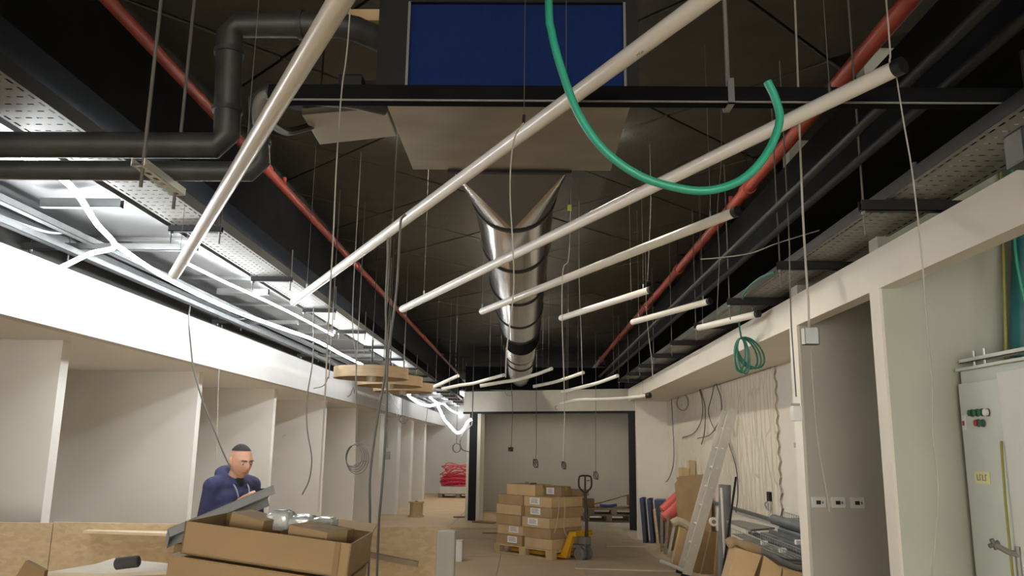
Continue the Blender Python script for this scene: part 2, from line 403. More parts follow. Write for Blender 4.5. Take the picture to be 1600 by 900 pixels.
batten(-1.75, 26.2, 3.1, math.radians(90), 'glowing batten light hung in the corridor above the red tubing')

# ================================================================== OVERHEAD SERVICES
# red sprinkler pipes
def red_pipe(x, y1, label, ys):
    t = thing('sprinkler_pipe', label, 'pipe', (x, 0, 3.7))
    MB().tube([(0,-3,0),(0,y1,0)], 0.044, 16).build('pipe', RED, t, smooth=True)
    for y in ys:
        c = MB().tube([(0,y-0.06,0),(0,y+0.06,0)], 0.056, 16).build('coupling', RED, t, smooth=True)
        MB().tube([(0,y,0.05),(0,y,CEIL-3.7)], 0.006, 6).build('hanger_rod', BLKMETAL, t)
    for y in ys[1::2]:
        MB().tube([(0,y+0.5,0),(0,y+0.5,0.1)], 0.018, 8).build('sprinkler_head', RED, t)
red_pipe(-1.97, 22.5, 'red sprinkler pipe running beside the left cable tray', [2.6, 5.6, 8.9, 11.9, 14.9, 18.0, 20.5])
red_pipe(1.71, 24.5, 'red sprinkler pipe running beside the right cable tray', [2.2, 6.0, 8.9, 11.3, 14.5, 18.3])

# silver rectangular duct on the left
sd = thing('silver_duct', 'silver sheet metal duct in sections above the left struts', 'duct', (-2.57, 0, 3.03))
sec = None; flg = None
for i in range(-1, 22):
    y = i*1.25+0.1
    if sec is None:
        sec = MB().box(-0.33, 0.30, 0.0, 1.235, 0, 0.35).build('duct_section', SILVER, sd); flg = MB().box(-0.345, 0.315, -0.012, 0.012, -0.02, 0.37).build('duct_flange', GALV, sd); a_, b_ = sec, flg
    else:
        a_ = sec.copy(); b_ = flg.copy(); COL.objects.link(a_); COL.objects.link(b_); a_.parent = sd; b_.parent = sd
    a_.location = (0, y, random.uniform(-0.004, 0.004)); b_.location = (0, y, 0)
    a_.rotation_euler = (random.uniform(-0.006, 0.006), 0, 0)
tag(rebase(MB().box(-2.24, -1.86, -3, 27, 3.16, 3.56).build('black_duct', BLACKDUCT)), 'black painted duct above the left cable tray', 'duct')
tag(rebase(MB().box(1.69, 2.08, -3, 17.2, 3.16, 3.54).build('black_duct', BLACKDUCT)), 'black painted duct above the right cable tray', 'duct')
tag(rebase(MB().box(-1.45, 2.3, 18.9, 19.6, 3.05, 3.55).build('black_duct', BLACKDUCT)), 'black cross duct above the alcove bulkhead', 'duct')
for k, (x, z) in enumerate([(1.50, 3.14), (1.62, 3.10)]):
    tag(rebase(MB().tube([(x,-2,z),(x,16.5,z)], 0.022, 10).build('conduit', BLKMETAL, smooth=True)), ['black conduit beside the black duct on the right, upper run', 'black conduit beside the right cable tray, lower run'][k], 'conduit')

# perforated cable trays
def perforated(x0, x1, y0, y1, z, cols, pitch):
    m = MB(); W = (x1-x0)/cols
    n = int((y1-y0)/pitch)
    for i in range(n):
        for j in range(cols):
            cx0, cx1 = x0+j*W, x0+(j+1)*W; cy0, cy1 = y0+i*pitch, y0+(i+1)*pitch
            mx, my = (cx0+cx1)/2, (cy0+cy1)/2
            hx, hy = (0.005, pitch*0.30) if j in (0, cols-1) else (W*0.28, 0.0045)
            if i % 2 and 0 < j < cols-1 and j % 2: hx *= 0.6
            P = [(cx0,cy0,z),(cx1,cy0,z),(cx1,cy1,z),(cx0,cy1,z),(mx-hx,my-hy,z),(mx+hx,my-hy,z),(mx+hx,my+hy,z),(mx-hx,my+hy,z)]
            m.add(P, [(0,1,5,4),(1,2,6,5),(2,3,7,6),(3,0,4,7)])
    return m
def tray(x0, x1, y0, y1, z, label, bars, barx):
    t = thing('cable_tray', label, 'cable tray', ((x0+x1)/2, y0, z)); ox = Vector((-(x0+x1)/2, -y0, -z))
    def put(m, name, ma):
        o = m.build(name, ma, t); o.data.transform(Matrix.Translation(ox)); return o
    put(perforated(x0, x1, y0, y1, z, 6, 0.065), 'perforated_base', GALVM)
    for x in (x0, x1): put(MB().box(x-0.0015, x+0.0015, y0, y1, z, z+0.06), 'side_rail', BLKMETAL)
    # dark cable bundle lying in the tray
    for k in range(3):
        x = x0+0.06+k*(x1-x0-0.12)/2
        put(MB().tube(smooth_path([(x+random.uniform(-.03,.03), y0+q*(y1-y0)/16, z+0.028) for q in range(17)], 3), 0.022, 6), 'cable_bundle', BLKPLAST)
    return t
tray(-2.09, -1.83, -1, 25, 2.95, 'perforated galvanized cable tray along the left side beside the silver duct', None, None)
tray(1.76, 2.08, -1, 15.2, 2.92, 'perforated galvanized cable tray on black brackets above the cream soffit', None, None)

# struts (trapeze hangers)
def strut(name, label, group, x0, x1, y, z, h, ma, rodx, rodtop=CEIL, rodlow=0.07):
    t = thing(name, label, 'strut', ((x0+x1)/2, y, z), 0, group); cx = (x0+x1)/2
    m = MB(); d = 0.02
    m.box(x0-cx, x1-cx, -d, d, 0, 0.004); m.box(x0-cx, x1-cx, -d, -d+0.003, 0, h); m.box(x0-cx, x1-cx, d-0.003, d, 0, h)
    m.build('channel', ma, t)
    for x in rodx:
        MB().tube([(x-cx, 0, -rodlow), (x-cx, 0, rodtop-z)], 0.005, 6).build('threaded_rod', GREYC, t)
        MB().tube([(x-cx, 0, -0.014), (x-cx, 0, 0.0)], 0.012, 6).build('nut', GALV, t)
    return t
ORD = ['first','second','third','fourth','fifth','sixth','seventh','eighth','ninth','tenth','eleventh','twelfth','thirteenth','fourteenth','fifteenth']
for i_, y in enumerate((4.11, 6.62, 9.05, 11.45, 13.9, 16.3, 18.7, 21.1, 23.5)):
    strut('steel_strut', 'short galvanized strut under the silver duct, %s past the twin black pipes' % ORD[i_], 'struts under the silver duct', -2.64, -2.20, y, 2.935, 0.05, GALV, (), )
for i_, y in enumerate((4.93, 8.09, 11.2, 14.3, 17.4, 20.5, 23.6)):
    strut('steel_strut', 'long galvanized strut reaching over the white beam, %s past the twin black pipes' % ORD[i_], 'struts over the white beam', -3.25, -2.36 if y > 5 else -2.12, y, 2.90, 0.042, GALV, (-3.2, -2.95))
for i_, y in enumerate([4.50+1.43*i for i in range(0, 14)]):
    strut('tray_bracket', 'dark bracket under the left perforated tray, %s past the twin black pipes' % ORD[i_], 'brackets of the left tray', -2.11, -1.80, y, 2.91, 0.035, BLKMETAL, (-2.10, -1.81), rodtop=3.16)
for i_, y in enumerate([3.81+1.32*i for i in range(0, 9)]):
    strut('tray_bracket', 'black bracket under the right perforated tray, %s past the long cross pipe' % ORD[i_], 'brackets of the right tray', 1.635, 2.13, y, 2.86, 0.055, BLKMETAL, (1.652,), rodtop=CEIL, rodlow=0.12)
# steel framing tracks along the left
for k, (x, z, lab) in enumerate([(-2.80, 2.93, 'galvanized track running along beside the silver duct'), (-2.90, 2.86, 'galvanized track running along just inside the white beam'), (-3.05, 2.96, 'galvanized track running along above the white beam')]):
    m = MB(); m.box(x-0.025, x+0.025, -2, 27, z, z+0.003); m.box(x-0.025, x-0.022, -2, 27, z, z+0.04); m.box(x+0.022, x+0.025, -2, 27, z, z+0.04)
    tag(rebase(m.build('steel_track', GALV)), lab, 'track')
cable('conduit', [(-2.98,2.5,2.93),(-2.97,3.4,2.93),(-2.93,4.2,2.92),(-2.87,4.55,2.92),(-2.845,4.75,2.98)], 0.014, GALV, 'bent grey conduit ending beside the nearest long strut', 'conduit')
cable('conduit', [(-2.98,5.2,2.93),(-2.97,6.6,2.93),(-2.93,7.6,2.92),(-2.87,7.85,2.92),(-2.845,8.0,2.98)], 0.014, GALV, 'bent grey conduit ending beside the second long strut', 'conduit')

# fan coil unit with blue filter
ac = thing('fan_coil_unit', 'ceiling fan coil unit with blue filter and scuffed metal underside', 'air conditioner', (-0.09, 3.03, 3.1))
def at_ac(m, name, ma, **k):
    o = m.build(name, ma, ac, **k); o.data.transform(Matrix.Translation(-Vector(ac.location))); return o
at_ac(MB().box(-0.60, 0.42, 3.06, 3.92, 3.1, 3.56), 'casing', ACMETAL)
at_ac(MB().box(-0.625, -0.50, 3.0, 3.06, 3.1, 3.58), 'filter_frame', BLKMETAL)
at_ac(MB().box(0.385, 0.44, 3.0, 3.06, 3.1, 3.58), 'filter_frame', BLKMETAL)
at_ac(MB().box(-0.50, 0.385, 3.0, 3.06, 3.50, 3.58), 'filter_frame', BLKMETAL)
at_ac(MB().box(-0.50, 0.385, 3.02, 3.05, 3.1, 3.50), 'filter', BLUEF)
at_ac(MB().box(-0.505, -0.495, 2.996, 3.0, 3.1, 3.5), 'filter_edge', GALVM)
at_ac(MB().box(0.38, 0.39, 2.996, 3.0, 3.1, 3.5), 'filter_edge', GALVM)
for x in (-0.55, 0.40):
    for y in (3.15, 3.85): at_ac(MB().tube([(x,y,3.56),(x,y,CEIL)], 0.006, 6), 'hanger_rod', BLKMETAL)
# duct collar plate and square-to-round transition, round duct
dz, dr, dx = 3.38, 0.28, -0.10
rd = thing('spiral_duct', 'shiny round spiral duct running from the fan coil unit down the hall', 'duct', (dx, 3.92, dz))
def at_rd(m, name, ma, **k):
    o = m.build(name, ma, rd, **k); o.data.transform(Matrix.Translation(-Vector(rd.location))); return o
n = 48; ring0 = []; ring1 = []
hw, hz0, hz1 = 0.30, 3.10, 3.52
sqp = []
for k in range(n):
    a = 2*math.pi*k/n - math.pi/2
    ring1.append((dx+dr*math.cos(a), 5.10, dz+dr*math.sin(a)))
    c, s = math.cos(a), math.sin(a); q = 4*k/n
    seg = int((k + n/8) // (n/4)) % 4     # each quadrant of the circle collapses on a rectangle corner, giving flat triangles
    cx = dx + (hw if math.cos(a) > 1e-6 else -hw if math.cos(a) < -1e-6 else 0); cz = hz1 if math.sin(a) > 1e-6 else hz0 if math.sin(a) < -1e-6 else (hz0+hz1)/2
    ring0.append((cx, 3.93, cz))
m = MB(); m.add(ring0+ring1, [(k, (k+1) % n, n+(k+1) % n, n+k) for k in range(n)])
o = at_rd(m, 'transition', SPIRAL)
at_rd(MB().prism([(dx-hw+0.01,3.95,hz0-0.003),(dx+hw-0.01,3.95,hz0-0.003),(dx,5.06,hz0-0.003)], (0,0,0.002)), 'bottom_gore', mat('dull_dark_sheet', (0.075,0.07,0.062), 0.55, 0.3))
at_rd(MB().box(dx-hw-0.02, dx+hw+0.02, 3.915, 3.945, hz0-0.015, hz1+0.015), 'collar', BLKMETAL)
ends = [5.10, 6.37, 7.93, 9.53, 11.0]
for a, b in zip(ends[:-1], ends[1:]):
    at_rd(MB().tube([(dx,a,dz),(dx,b,dz)], dr, 48, caps=False), 'duct_section', SPIRAL, smooth=True)
for a in ends:
    at_rd(MB().tube([(dx,a-0.018,dz),(dx,a+0.018,dz)], dr+0.012, 48), 'joint_band', BLKMETAL, smooth=True)
at_rd(MB().tube([(dx,11.0,dz),(dx,12.4,dz)], dr+0.006, 48, caps=False), 'black_sleeve', BLACKDUCT, smooth=True)
fx = [(dx,12.4,dz),(dx-0.01,13.6,dz-0.04),(dx-0.02,14.8,dz-0.02),(dx-0.03,16,dz-0.06),(dx-0.05,17.2,dz-0.05),(dx-0.06,18.9,dz-0.02)]
pp = smooth_path(fx, 10); at_rd(MB().tube(pp, [dr*(1.0+0.025*(i % 2)-0.02) for i in range(len(pp))], 32, caps=False), 'flexible_sleeve', SPIRAL)
for a in (13.6, 14.8, 16.0): at_rd(MB().tube([(dx-0.02,a-0.02,dz-0.03),(dx-0.02,a+0.02,dz-0.03)], dr+0.012, 32), 'joint_band', BLKMETAL)
for a in (6.37, 12.4):
    for s in (-1, 1): at_rd(MB().tube([(dx+s*(dr+0.012),a,dz),(dx+s*(dr+0.012),a,CEIL)], 0.004, 6), 'hanger_rod', GREYC)

# small side panel box beside the unit
o = thing('control_box', 'flat cream metal box hanging beside the fan coil unit', 'metal box', (-0.83, 3.48, 3.15))
m = MB().prism([(-0.195,-0.13,0),(0.20,-0.215,0),(0.195,0.115,0),(-0.205,0.23,0)], (0,0,0.10)); m.build('cover', CREAM, o, bevel=0.004)
MB().box(-0.21, 0.21, -0.20, -0.15, 0.03, 0.12).build('frame', BLKMETAL, o).rotation_euler = (0,0,-0.2)
for x in (-0.15, 0.15): MB().tube([(x,0,0.1),(x,0,CEIL-3.15)], 0.005, 6).build('hanger_rod', BLKMETAL, o)
cable('drain_hose', [(-1.10,3.05,3.0),(-1.10,3.2,3.04),(-1.10,3.4,3.09),(-1.02,3.5,3.16)], 0.018, PIPEBLK, 'black bent hose joining the insulated riser to the cream metal box', 'hose', n=8)

# insulated chilled water pipes
def ipipe(pts, r, label, rings=()):
    t = thing('insulated_pipe', label, 'pipe', pts[0])
    o = MB().tube([Vector(p)-Vector(pts[0]) for p in pts], r, 20).build('insulation', PIPEBLK, t, smooth=True)
    for a, b in rings:
        MB().tube([Vector(a)-Vector(pts[0]), Vector(b)-Vector(pts[0])], r+0.008, 20).build('wrap_band', PIPEBLK, t, smooth=True)
    return t
def rounded(pts, d=0.10):
    P = [Vector(p) for p in pts]; out = [P[0]]
    for i in range(1, len(P)-1):
        a = P[i]+(P[i-1]-P[i]).normalized()*d; c = P[i]+(P[i+1]-P[i]).normalized()*d
        for t in (0, 1): out.append(a*(1-t)**2+P[i]*2*t*(1-t)+c*t*t)
    out.append(P[-1]); return out
ipipe(rounded([(-2.6,2.995,2.86),(-1.205,2.985,2.86),(-1.235,2.985,3.385),(-0.75,2.985,3.385),(-0.62,3.12,3.385)], 0.04), 0.052, 'black insulated pipe turning up into the upper branch to the fan coil unit',
      [((-1.215,2.985,3.0),(-1.215,2.985,3.02)), ((-1.228,2.985,3.25),(-1.229,2.985,3.27)), ((-0.95,2.985,3.385),(-0.93,2.985,3.385))])
ipipe(rounded([(-2.6,3.03,2.765),(-1.075,3.02,2.765),(-1.115,3.04,3.115),(-0.75,3.12,3.125),(-0.62,3.2,3.125)], 0.035), 0.04, 'black insulated pipe below its twin, turning up into the lower branch',
      [((-1.09,3.025,2.88),(-1.092,3.026,2.90))])
lp = thing('insulated_pipe', 'long straight black pipe crossing the hall in front of the fan coil unit', 'pipe', (-1.02, 2.9, 3.038))
MB().box(0, 3.7, -0.035, 0.035, -0.034, 0.034).build('pipe', BLACKDUCT, lp, bevel=0.016)
MB().box(0, 3.7, -0.037, -0.031, -0.037, -0.031).build('foil_seam', GALVM, lp)
for x in (1.79,):
    MB().tube([(x,0,0.03),(x,0,CEIL-3.038)], 0.009, 8).build('hanger_rod', GALVM, lp)
    m = MB(); m.box(x-0.012, x+0.012, -0.045, -0.04, -0.045, 0.06); m.box(x-0.012, x+0.012, -0.045, 0.045, -0.045, -0.04); m.box(x-0.012, x+0.012, 0.04, 0.045, -0.045, 0.06); m.build('clamp', GALV, lp)
cable('flexible_connector', [(-1.02,2.90,3.04),(-1.05,2.91,3.03),(-1.075,2.94,3.00),(-1.09,3.0,2.96)], 0.024, GALVM, 'corrugated metal connector between the long pipe and the riser', 'connector', n=10)
tag(rebase(MB().box(-0.80, -0.70, 3.08, 3.17, 3.14, 3.22).build('valve_actuator', BLKPLAST, bevel=0.01)), 'small black valve actuator on the lower pipe branch', 'actuator')
tag(rebase(MB().box(-0.78, -0.626, 3.03, 3.09, 3.434, 3.484).build('wood_block', WOOD)), 'raw wooden block beside the blue filter', 'wood block')
# slotted pale bracket under the twin pipes
sb = thing('slotted_bracket', 'pale slotted bracket hung under the twin black pipes', 'bracket', (-1.445, 2.955, 2.698))
m = perforated(-0.025, 0.025, -0.24, 0.24, 0.0, 1, 0.06)
m = MB()
for i in range(6):
    y0 = -0.18+i*0.06
    P = [(-.025,y0,0),(.025,y0,0),(.025,y0+.06,0),(-.025,y0+.06,0),(-.009,y0+.015,0),(.009,y0+.015,0),(.009,y0+.045,0),(-.009,y0+.045,0)]
    m.add(P, [(0,1,5,4),(1,2,6,5),(2,3,7,6),(3,0,4,7)])
m.box(-0.026, -0.022, -0.18, 0.18, 0, 0.03); m.box(0.022, 0.026, -0.18, 0.18, 0, 0.03); m.build('slotted_channel', CABIN, sb)
for y in (-0.14, 0.14): MB().tube([(0,y,-0.07),(0,y,CEIL-2.698)], 0.007, 8).build('threaded_rod', GREYC, sb)

# ------------------------------------------------------------------ suspended white tubes
td = Vector((-0.50565, 0.86166, -0.04303))
def white_tube(e, l, label, cap=True, wires=(0.06, 0.9), group=None):
    e = Vector(e); t = thing('tube_lamp', label, 'tube lamp', e, 0, group); r = 0.029
    MB().tube([(0,0,0), td*0.01, td*(l-0.012), td*(l-0.003), td*l], [r, r, r, r*0.9, r*0.6], 20).build('tube', TUBE, t, smooth=True)
    if cap: MB().tube([-td*0.028, td*0.004], r*1.04, 20).build('end_cap', BLKPLAST, t, smooth=True)
    for f in wires:
        f, wt = f if isinstance(f, tuple) else (f, CEIL)
        p = td*(l*f); MB().tube([p+Vector((0,0,r*0.7)), (p.x, p.y, wt-e.z)], 0.0015, 5).build('hanger_wire', GREYC, t)
        MB().tube([p+Vector((0,0,r*0.5)), p+Vector((0,0,r+0.035))], 0.006, 6).build('wire_grip', GALV, t)
    return t
white_tube(Vector((-1.950,4.264,2.60))-td*3.8, 3.8, 'white tube lamp whose tip reaches in front of the silver duct', wires=(0.5, (0.95, 2.955)))
white_tube(Vector((-1.86,6.2,2.80))-td*5.5, 5.5, 'long white tube lamp crossing the left red pipe, with dark cables slung over it', wires=(0.282, 0.93))
white_tube((1.245,2.538,2.98), 4.49, 'white tube lamp with black cap overlapping the right red pipe beside the fan coil unit')
white_tube((1.131,4.243,2.98), 3.03, 'white tube lamp with black cap at the right red pipe, reaching under the round duct', wires=(0.06, 0.995))
white_tube((1.003,6.46,2.98), 1.35, 'short white tube lamp hung between round duct and right red pipe')
white_tube((1.596,6.955,2.98), 1.09, 'short white tube lamp crossing under the right red pipe')
white_tube([(1.892,6.538,2.800)][0], 0.70, 'shortest white tube lamp hung against the right cable tray', wires=((0.06, 2.925), 0.91))
def bent_tube(pts, label, cap=False):
    P = smooth_path(pts, 5); t = thing('tube_lamp', label, 'tube lamp', P[0], 0, 'bent white tubes before the alcove')
    MB().tube([p-P[0] for p in P], 0.027, 12).build('tube', TUBE, t, smooth=True)
    if cap: MB().tube([(P[-1]-P[0])-(P[-1]-P[-2]).normalized()*0.02, (P[-1]-P[0])+(P[-1]-P[-2]).normalized()*0.05], 0.045, 12).build('end_cap', BLKPLAST, t)
    for q in (P[2], P[-2]): MB().tube([q-P[0], (q.x-P[0].x, q.y-P[0].y, (2.866 if q.x > 1.72 else CEIL)-P[0].z)], 0.002, 5).build('hanger_wire', GREYC, t)
tx = bpy.data.curves.new('print', 'FONT'); tx.body = 'MGA'; tx.size = 0.016; tx.align_x = 'CENTER'
txo = bpy.data.objects.new('print', tx); COL.objects.link(txo)
tme = bpy.data.meshes.new_from_object(txo.evaluated_get(bpy.context.evaluated_depsgraph_get())); bpy.data.objects.remove(txo)
t2 = [o for o in COL.objects if o.name.startswith('tube_lamp') and o.get('label', '').startswith('long white tube lamp crossing the left')][0]
pr = bpy.data.objects.new('printed_mark', tme); COL.objects.link(pr); tme.materials.append(BLKPLAST); pr.parent = t2
cpos = (Vector((-1.86,6.2,2.80))-td*4.40) - t2.location
ax = -td; toc = (Vector((0,0,1.7))-(cpos+t2.location)); nz = (toc-ax*toc.dot(ax)).normalized(); ay = nz.cross(ax)
lowr = (nz*0.75-ay*0.66).normalized(); ay2 = lowr.cross(ax)
pr.matrix_local = Matrix(((ax.x,ay2.x,lowr.x,0),(ax.y,ay2.y,lowr.y,0),(ax.z,ay2.z,lowr.z,0),(0,0,0,1))); pr.location = cpos + lowr*0.0293
bent_tube([(-1.497,12.400,2.564),(-1.260,12.200,2.650),(-1.031,12.000,2.733)], 'slim white tube lamp hung at the end of the left red pipe')
bent_tube([(-1.392,13.100,2.605),(-1.100,13.100,2.671),(-0.870,13.100,2.706),(-0.609,13.100,2.782),(-0.368,12.700,2.813)], 'slightly bent white tube lamp hung left of the round duct end')
bent_tube([(-0.723,12.400,2.614),(-0.377,12.400,2.677),(-0.130,12.400,2.720),(0.147,12.400,2.803),(0.373,12.000,2.856)], 'slightly bent white tube lamp crossing under the round duct end')
bent_tube([(0.106,13.200,2.673),(0.495,13.200,2.762),(0.909,12.800,2.878)], 'slim white tube lamp hung right of the round duct end')
bent_tube([(0.525,12.400,2.531),(0.811,12.400,2.604),(1.108,12.400,2.686),(1.360,12.000,2.763)], 'slim white tube lamp hung at the end of the right red pipe')
bent_tube([(0.542,13.300,2.402),(0.848,13.300,2.469),(1.239,13.300,2.484),(1.608,13.300,2.510),(1.954,13.000,2.538)], 'thin sagging white tube lamp with a black tip before the alcove bulkhead', cap=True)

# ------------------------------------------------------------------ wooden ring pendants
def ring_pendant(loc, label):
    t = thing('ring_pendant', label, 'pendant lamp', loc)
    R, r2, h = 0.395, 0.372, 0.115
    n = 56; m = MB(); prof = [(R,0),(R,h),(r2,h),(r2,0)]
    for (r, z) in prof:
        for k in range(n): m.v.append((r*math.cos(2*math.pi*k/n), r*math.sin(2*math.pi*k/n), z))
    for a, b in ((0,1),(1,2),(2,3),(3,0)):
        for k in range(n): k2 = (k+1) % n; m.f.append((a*n+k, a*n+k2, b*n+k2, b*n+k))
    m.build('wood_ring', VENEER, t, smooth=True)
    MB().lathe([(0.0,0.09),(r2-0.01,0.09),(r2-0.01,0.10),(0.0,0.10)], n=40).build('inner_plate', VENEERIN, t)
    m = MB(); 
    for s in (-1, 1):
        m.tube(smooth_path([(s*0.02,0.0,0.10),(s*0.08,0,0.105),(s*0.09,0,0.15),(s*0.06,0,0.165),(0,0,0.168)], 4), 0.007, 6)
    m.build('top_bracket', BLKMETAL, t, smooth=True)
    MB().tube([(0,0,0.165),(0,0,0.42)], 0.009, 8).build('stem', BLKMETAL, t)
    MB().tube([(0,0,0.42),(0,0,CEIL-loc[2])], 0.004, 6).build('cord', BLKPLAST, t)
    MB().tube([(0,0,CEIL-loc[2]-0.03),(0,0,CEIL-loc[2])], 0.075, 16).build('ceiling_rose', BLKPLAST, t)
    MB().lathe([(0.0,-0.03),(0.05,-0.028),(0.055,0.0),(0.05,0.085),(0.03,0.09)], n=20).build('glass_shade', GLASSW, t, smooth=True)
    return t
r1 = ring_pendant((-1.66, 8.5, 2.385), 'wooden ring pendant first in the row, in front of the others')
dup(r1, (-1.645, 9.57, 2.385), label='wooden ring pendant in the middle of the row of three')
dup(r1, (-1.64, 10.62, 2.385), label='wooden ring pendant at the far end of the row, toward the corridor')

# ------------------------------------------------------------------ green hose and coil
cable('green_hose', [(0.042,1.9,4.09),(0.04,1.9,3.3)]+[(0.047,1.900,2.847),(0.055,1.900,2.756),(0.082,1.900,2.648),(0.126,1.900,2.526),(0.190,1.900,2.432),(0.277,1.900,2.366),(0.371,1.900,2.335),(0.450,1.900,2.330),(0.530,1.900,2.359),(0.594,1.900,2.427),(0.630,1.900,2.512),(0.623,1.900,2.573),(0.605,1.900,2.620)], 0.0105, GREEN, 'thick green hose hanging from the ceiling in a big open loop', 'hose', n=12)
cc = thing('cable_coil', 'coiled green cable bundle hanging beside the right soffit', 'cable coil', [(1.865,6.900,2.253)][0])
def at_t(t, m, name, ma, **k):
    o = m.build(name, ma, t, **k); o.data.transform(Matrix.Translation(-Vector(t.location))); return o
c0 = [(1.855,6.900,2.651)][0]
for k, (w_, h_, tilt, ox) in enumerate([(0.05, 0.155, 0.08, -0.045), (0.045, 0.145, -0.1, -0.03), (0.06, 0.15, 0.0, -0.02), (0.085, 0.145, 0.5, 0.06), (0.095, 0.15, 0.62, 0.075), (0.08, 0.14, 0.4, 0.05)]):
    pts = []
    for j in range(25):
        a = 2*math.pi*j/24 + math.pi/2
        px_, pz_ = w_*math.cos(a), h_*math.sin(a)-h_
        pts.append((c0[0]+ox*0+px_*math.cos(tilt)-pz_*math.sin(tilt), c0[1]+0.01*k, c0[2]+px_*math.sin(tilt)+pz_*math.cos(tilt)))
    at_t(cc, MB().tube(pts, 0.008, 6), 'loop', GREENC, smooth=True)
cable('green_cable', [(1.855,6.900,2.651),(1.830,6.850,2.772),(1.785,6.600,2.879),(1.717,6.200,2.926),(1.704,5.800,2.940),(1.755,5.580,2.945)], 0.008, GREENC, 'green cable rising from the hanging coil to the right tray')
gw = [(3.032,11.500,2.749),(3.063,11.500,2.622),(3.073,11.500,2.422),(3.012,11.500,2.259),(2.933,11.500,2.097),(2.945,11.500,1.936),(3.048,11.500,1.831),(3.153,11.500,1.779)]
cable('green_cable', gw, 0.011, GREENC, 'wavy green cable dangling in front of the leaning ladder')

# ------------------------------------------------------------------ hanging cables over the hall
CH = CEIL-0.01
def hang(name, pts, r, m, label, top=True, **k):
    pts = list(pts)
    if top is True: top = CH
    if top: pts = [(pts[0][0], pts[0][1], top)] + pts
    return cable(name, pts, r, m, label, **k)
hang('hanging_cable', [(-0.652,2.620,3.279),(-0.656,2.620,3.053),(-0.665,2.620,2.930),(-0.668,2.620,2.668),(-0.664,2.620,2.370),(-0.664,2.620,2.171),(-0.660,2.620,1.851),(-0.660,2.620,1.646),(-0.660,2.620,1.487)], 0.0026, LGREYC, 'pale cable hanging straight down to the open carton pile')
hang('hanging_cable', [(-0.021,2.780,3.218),(-0.020,2.780,2.908)], 0.0015, GREYC, 'thin wire hanging over the blue filter')
tag(rebase(MB().tube([(-0.020,2.780,2.908),(-0.022,2.780,2.877)], 0.006, 8).build('cable_connector', BLKPLAST)), 'small black connector on the thin wire under the fan coil unit', 'connector')
cable('hanging_cable', [(-0.022,2.780,2.877),(-0.054,2.780,2.819),(-0.067,2.780,2.707),(-0.067,2.780,2.585),(-0.059,2.780,2.464),(-0.050,2.780,2.299),(-0.053,2.780,2.206),(-0.071,2.780,2.035),(-0.074,2.780,1.935)], 0.0028, LGREYC, 'pale cable dangling in front of the round duct')
dk = GREYC
cable('hanging_cable', [(-0.730,4.100,2.779),(-0.747,4.100,2.765),(-0.743,4.100,2.681),(-0.742,4.100,2.440),(-0.728,4.100,2.204),(-0.731,4.100,2.038),(-0.753,4.100,1.875),(-0.773,4.100,1.683),(-0.782,4.100,1.525),(-0.774,4.100,1.370),(-0.768,4.100,1.187),(-0.768,4.100,0.978)], 0.0065, dk, 'dark cable slung over the long tube lamp, left strand reaching the cartons')
cable('hanging_cable', [(-0.641,4.000,2.881),(-0.663,4.000,2.853),(-0.667,4.000,2.795),(-0.669,4.000,2.590),(-0.675,4.000,2.422),(-0.701,4.000,2.127),(-0.696,4.000,1.872),(-0.697,4.000,1.684),(-0.702,4.000,1.500),(-0.709,4.000,1.319),(-0.706,4.000,0.996)], 0.0065, dk, 'dark cable slung over the long tube lamp, right strand reaching the cartons')
hang('hanging_cable', [(-0.884,5.000,3.154),(-0.891,5.000,3.133),(-0.894,5.000,2.728),(-0.900,5.000,2.396),(-0.901,5.000,2.233)], 0.003, dk, 'thin dark wire beside the long tube lamp')
hang('hanging_cable', [(0.258,4.600,3.369),(0.254,4.600,3.207),(0.242,4.600,2.811),(0.208,4.600,2.733),(0.201,4.600,2.503),(0.209,4.600,2.203),(0.217,4.600,1.911),(0.210,4.600,1.625)], 0.0028, LGREYC, 'pale cable hanging right of the round duct down to the alcove')
tag(rebase(MB().box(-0.012, 0.012, -0.01, 0.01, 0, 0.035).build('cable_connector', mat('yellow_tag', (0.45, 0.5, 0.03), 0.5), bevel=0.003)), 'small yellow connector on the cable beside the round duct', 'connector').location = [(0.246,4.600,3.091)][0]
hang('hanging_cable', [(0.493,7.500,3.260),(0.510,7.500,2.765),(0.521,7.500,2.283)], 0.003, LGREYC, 'pale cable hanging behind the short tube lamp by the round duct')
hang('hanging_cable', [(1.301,3.600,3.877),(1.290,3.600,3.338),(1.279,3.600,2.826),(1.278,3.600,2.490),(1.280,3.600,2.370),(1.275,3.600,2.238)], 0.005, LGREYC, 'pale cable carrying the open metal junction box')
jb = thing('junction_box', 'open metal junction box hanging on a pale cable before the grey partition', 'junction box', [(1.282,3.600,2.168)][0])
m = MB(); m.box(-0.035, 0.03, -0.02, -0.017, 0, 0.075); m.box(0.027, 0.03, -0.02, 0.02, 0, 0.075); m.box(-0.035, -0.032, -0.02, 0.02, 0, 0.075); m.box(-0.035, 0.03, -0.02, 0.02, 0, 0.003)
m.build('box_body', GALV, jb)
MB().box(-0.05, -0.036, -0.024, -0.02, 0.0, 0.07).build('box_lid', PAPER, jb)
MB().tube([(0,0,0.0),(0,0,0.07)], 0.006, 6).build('cable_end', BLKPLAST, jb)
cable('hanging_cable', [(1.279,3.600,2.165),(1.278,3.600,1.993),(1.285,3.600,1.740),(1.307,3.600,1.549),(1.316,3.600,1.441)], 0.0025, LGREYC, 'pale wire trailing below the open metal junction box')
hang('hanging_cable', [(1.213,2.500,3.118),(1.207,2.500,2.982)], 0.003, LGREYC, 'pale cable holding the black capped end of the nearest right tube lamp')
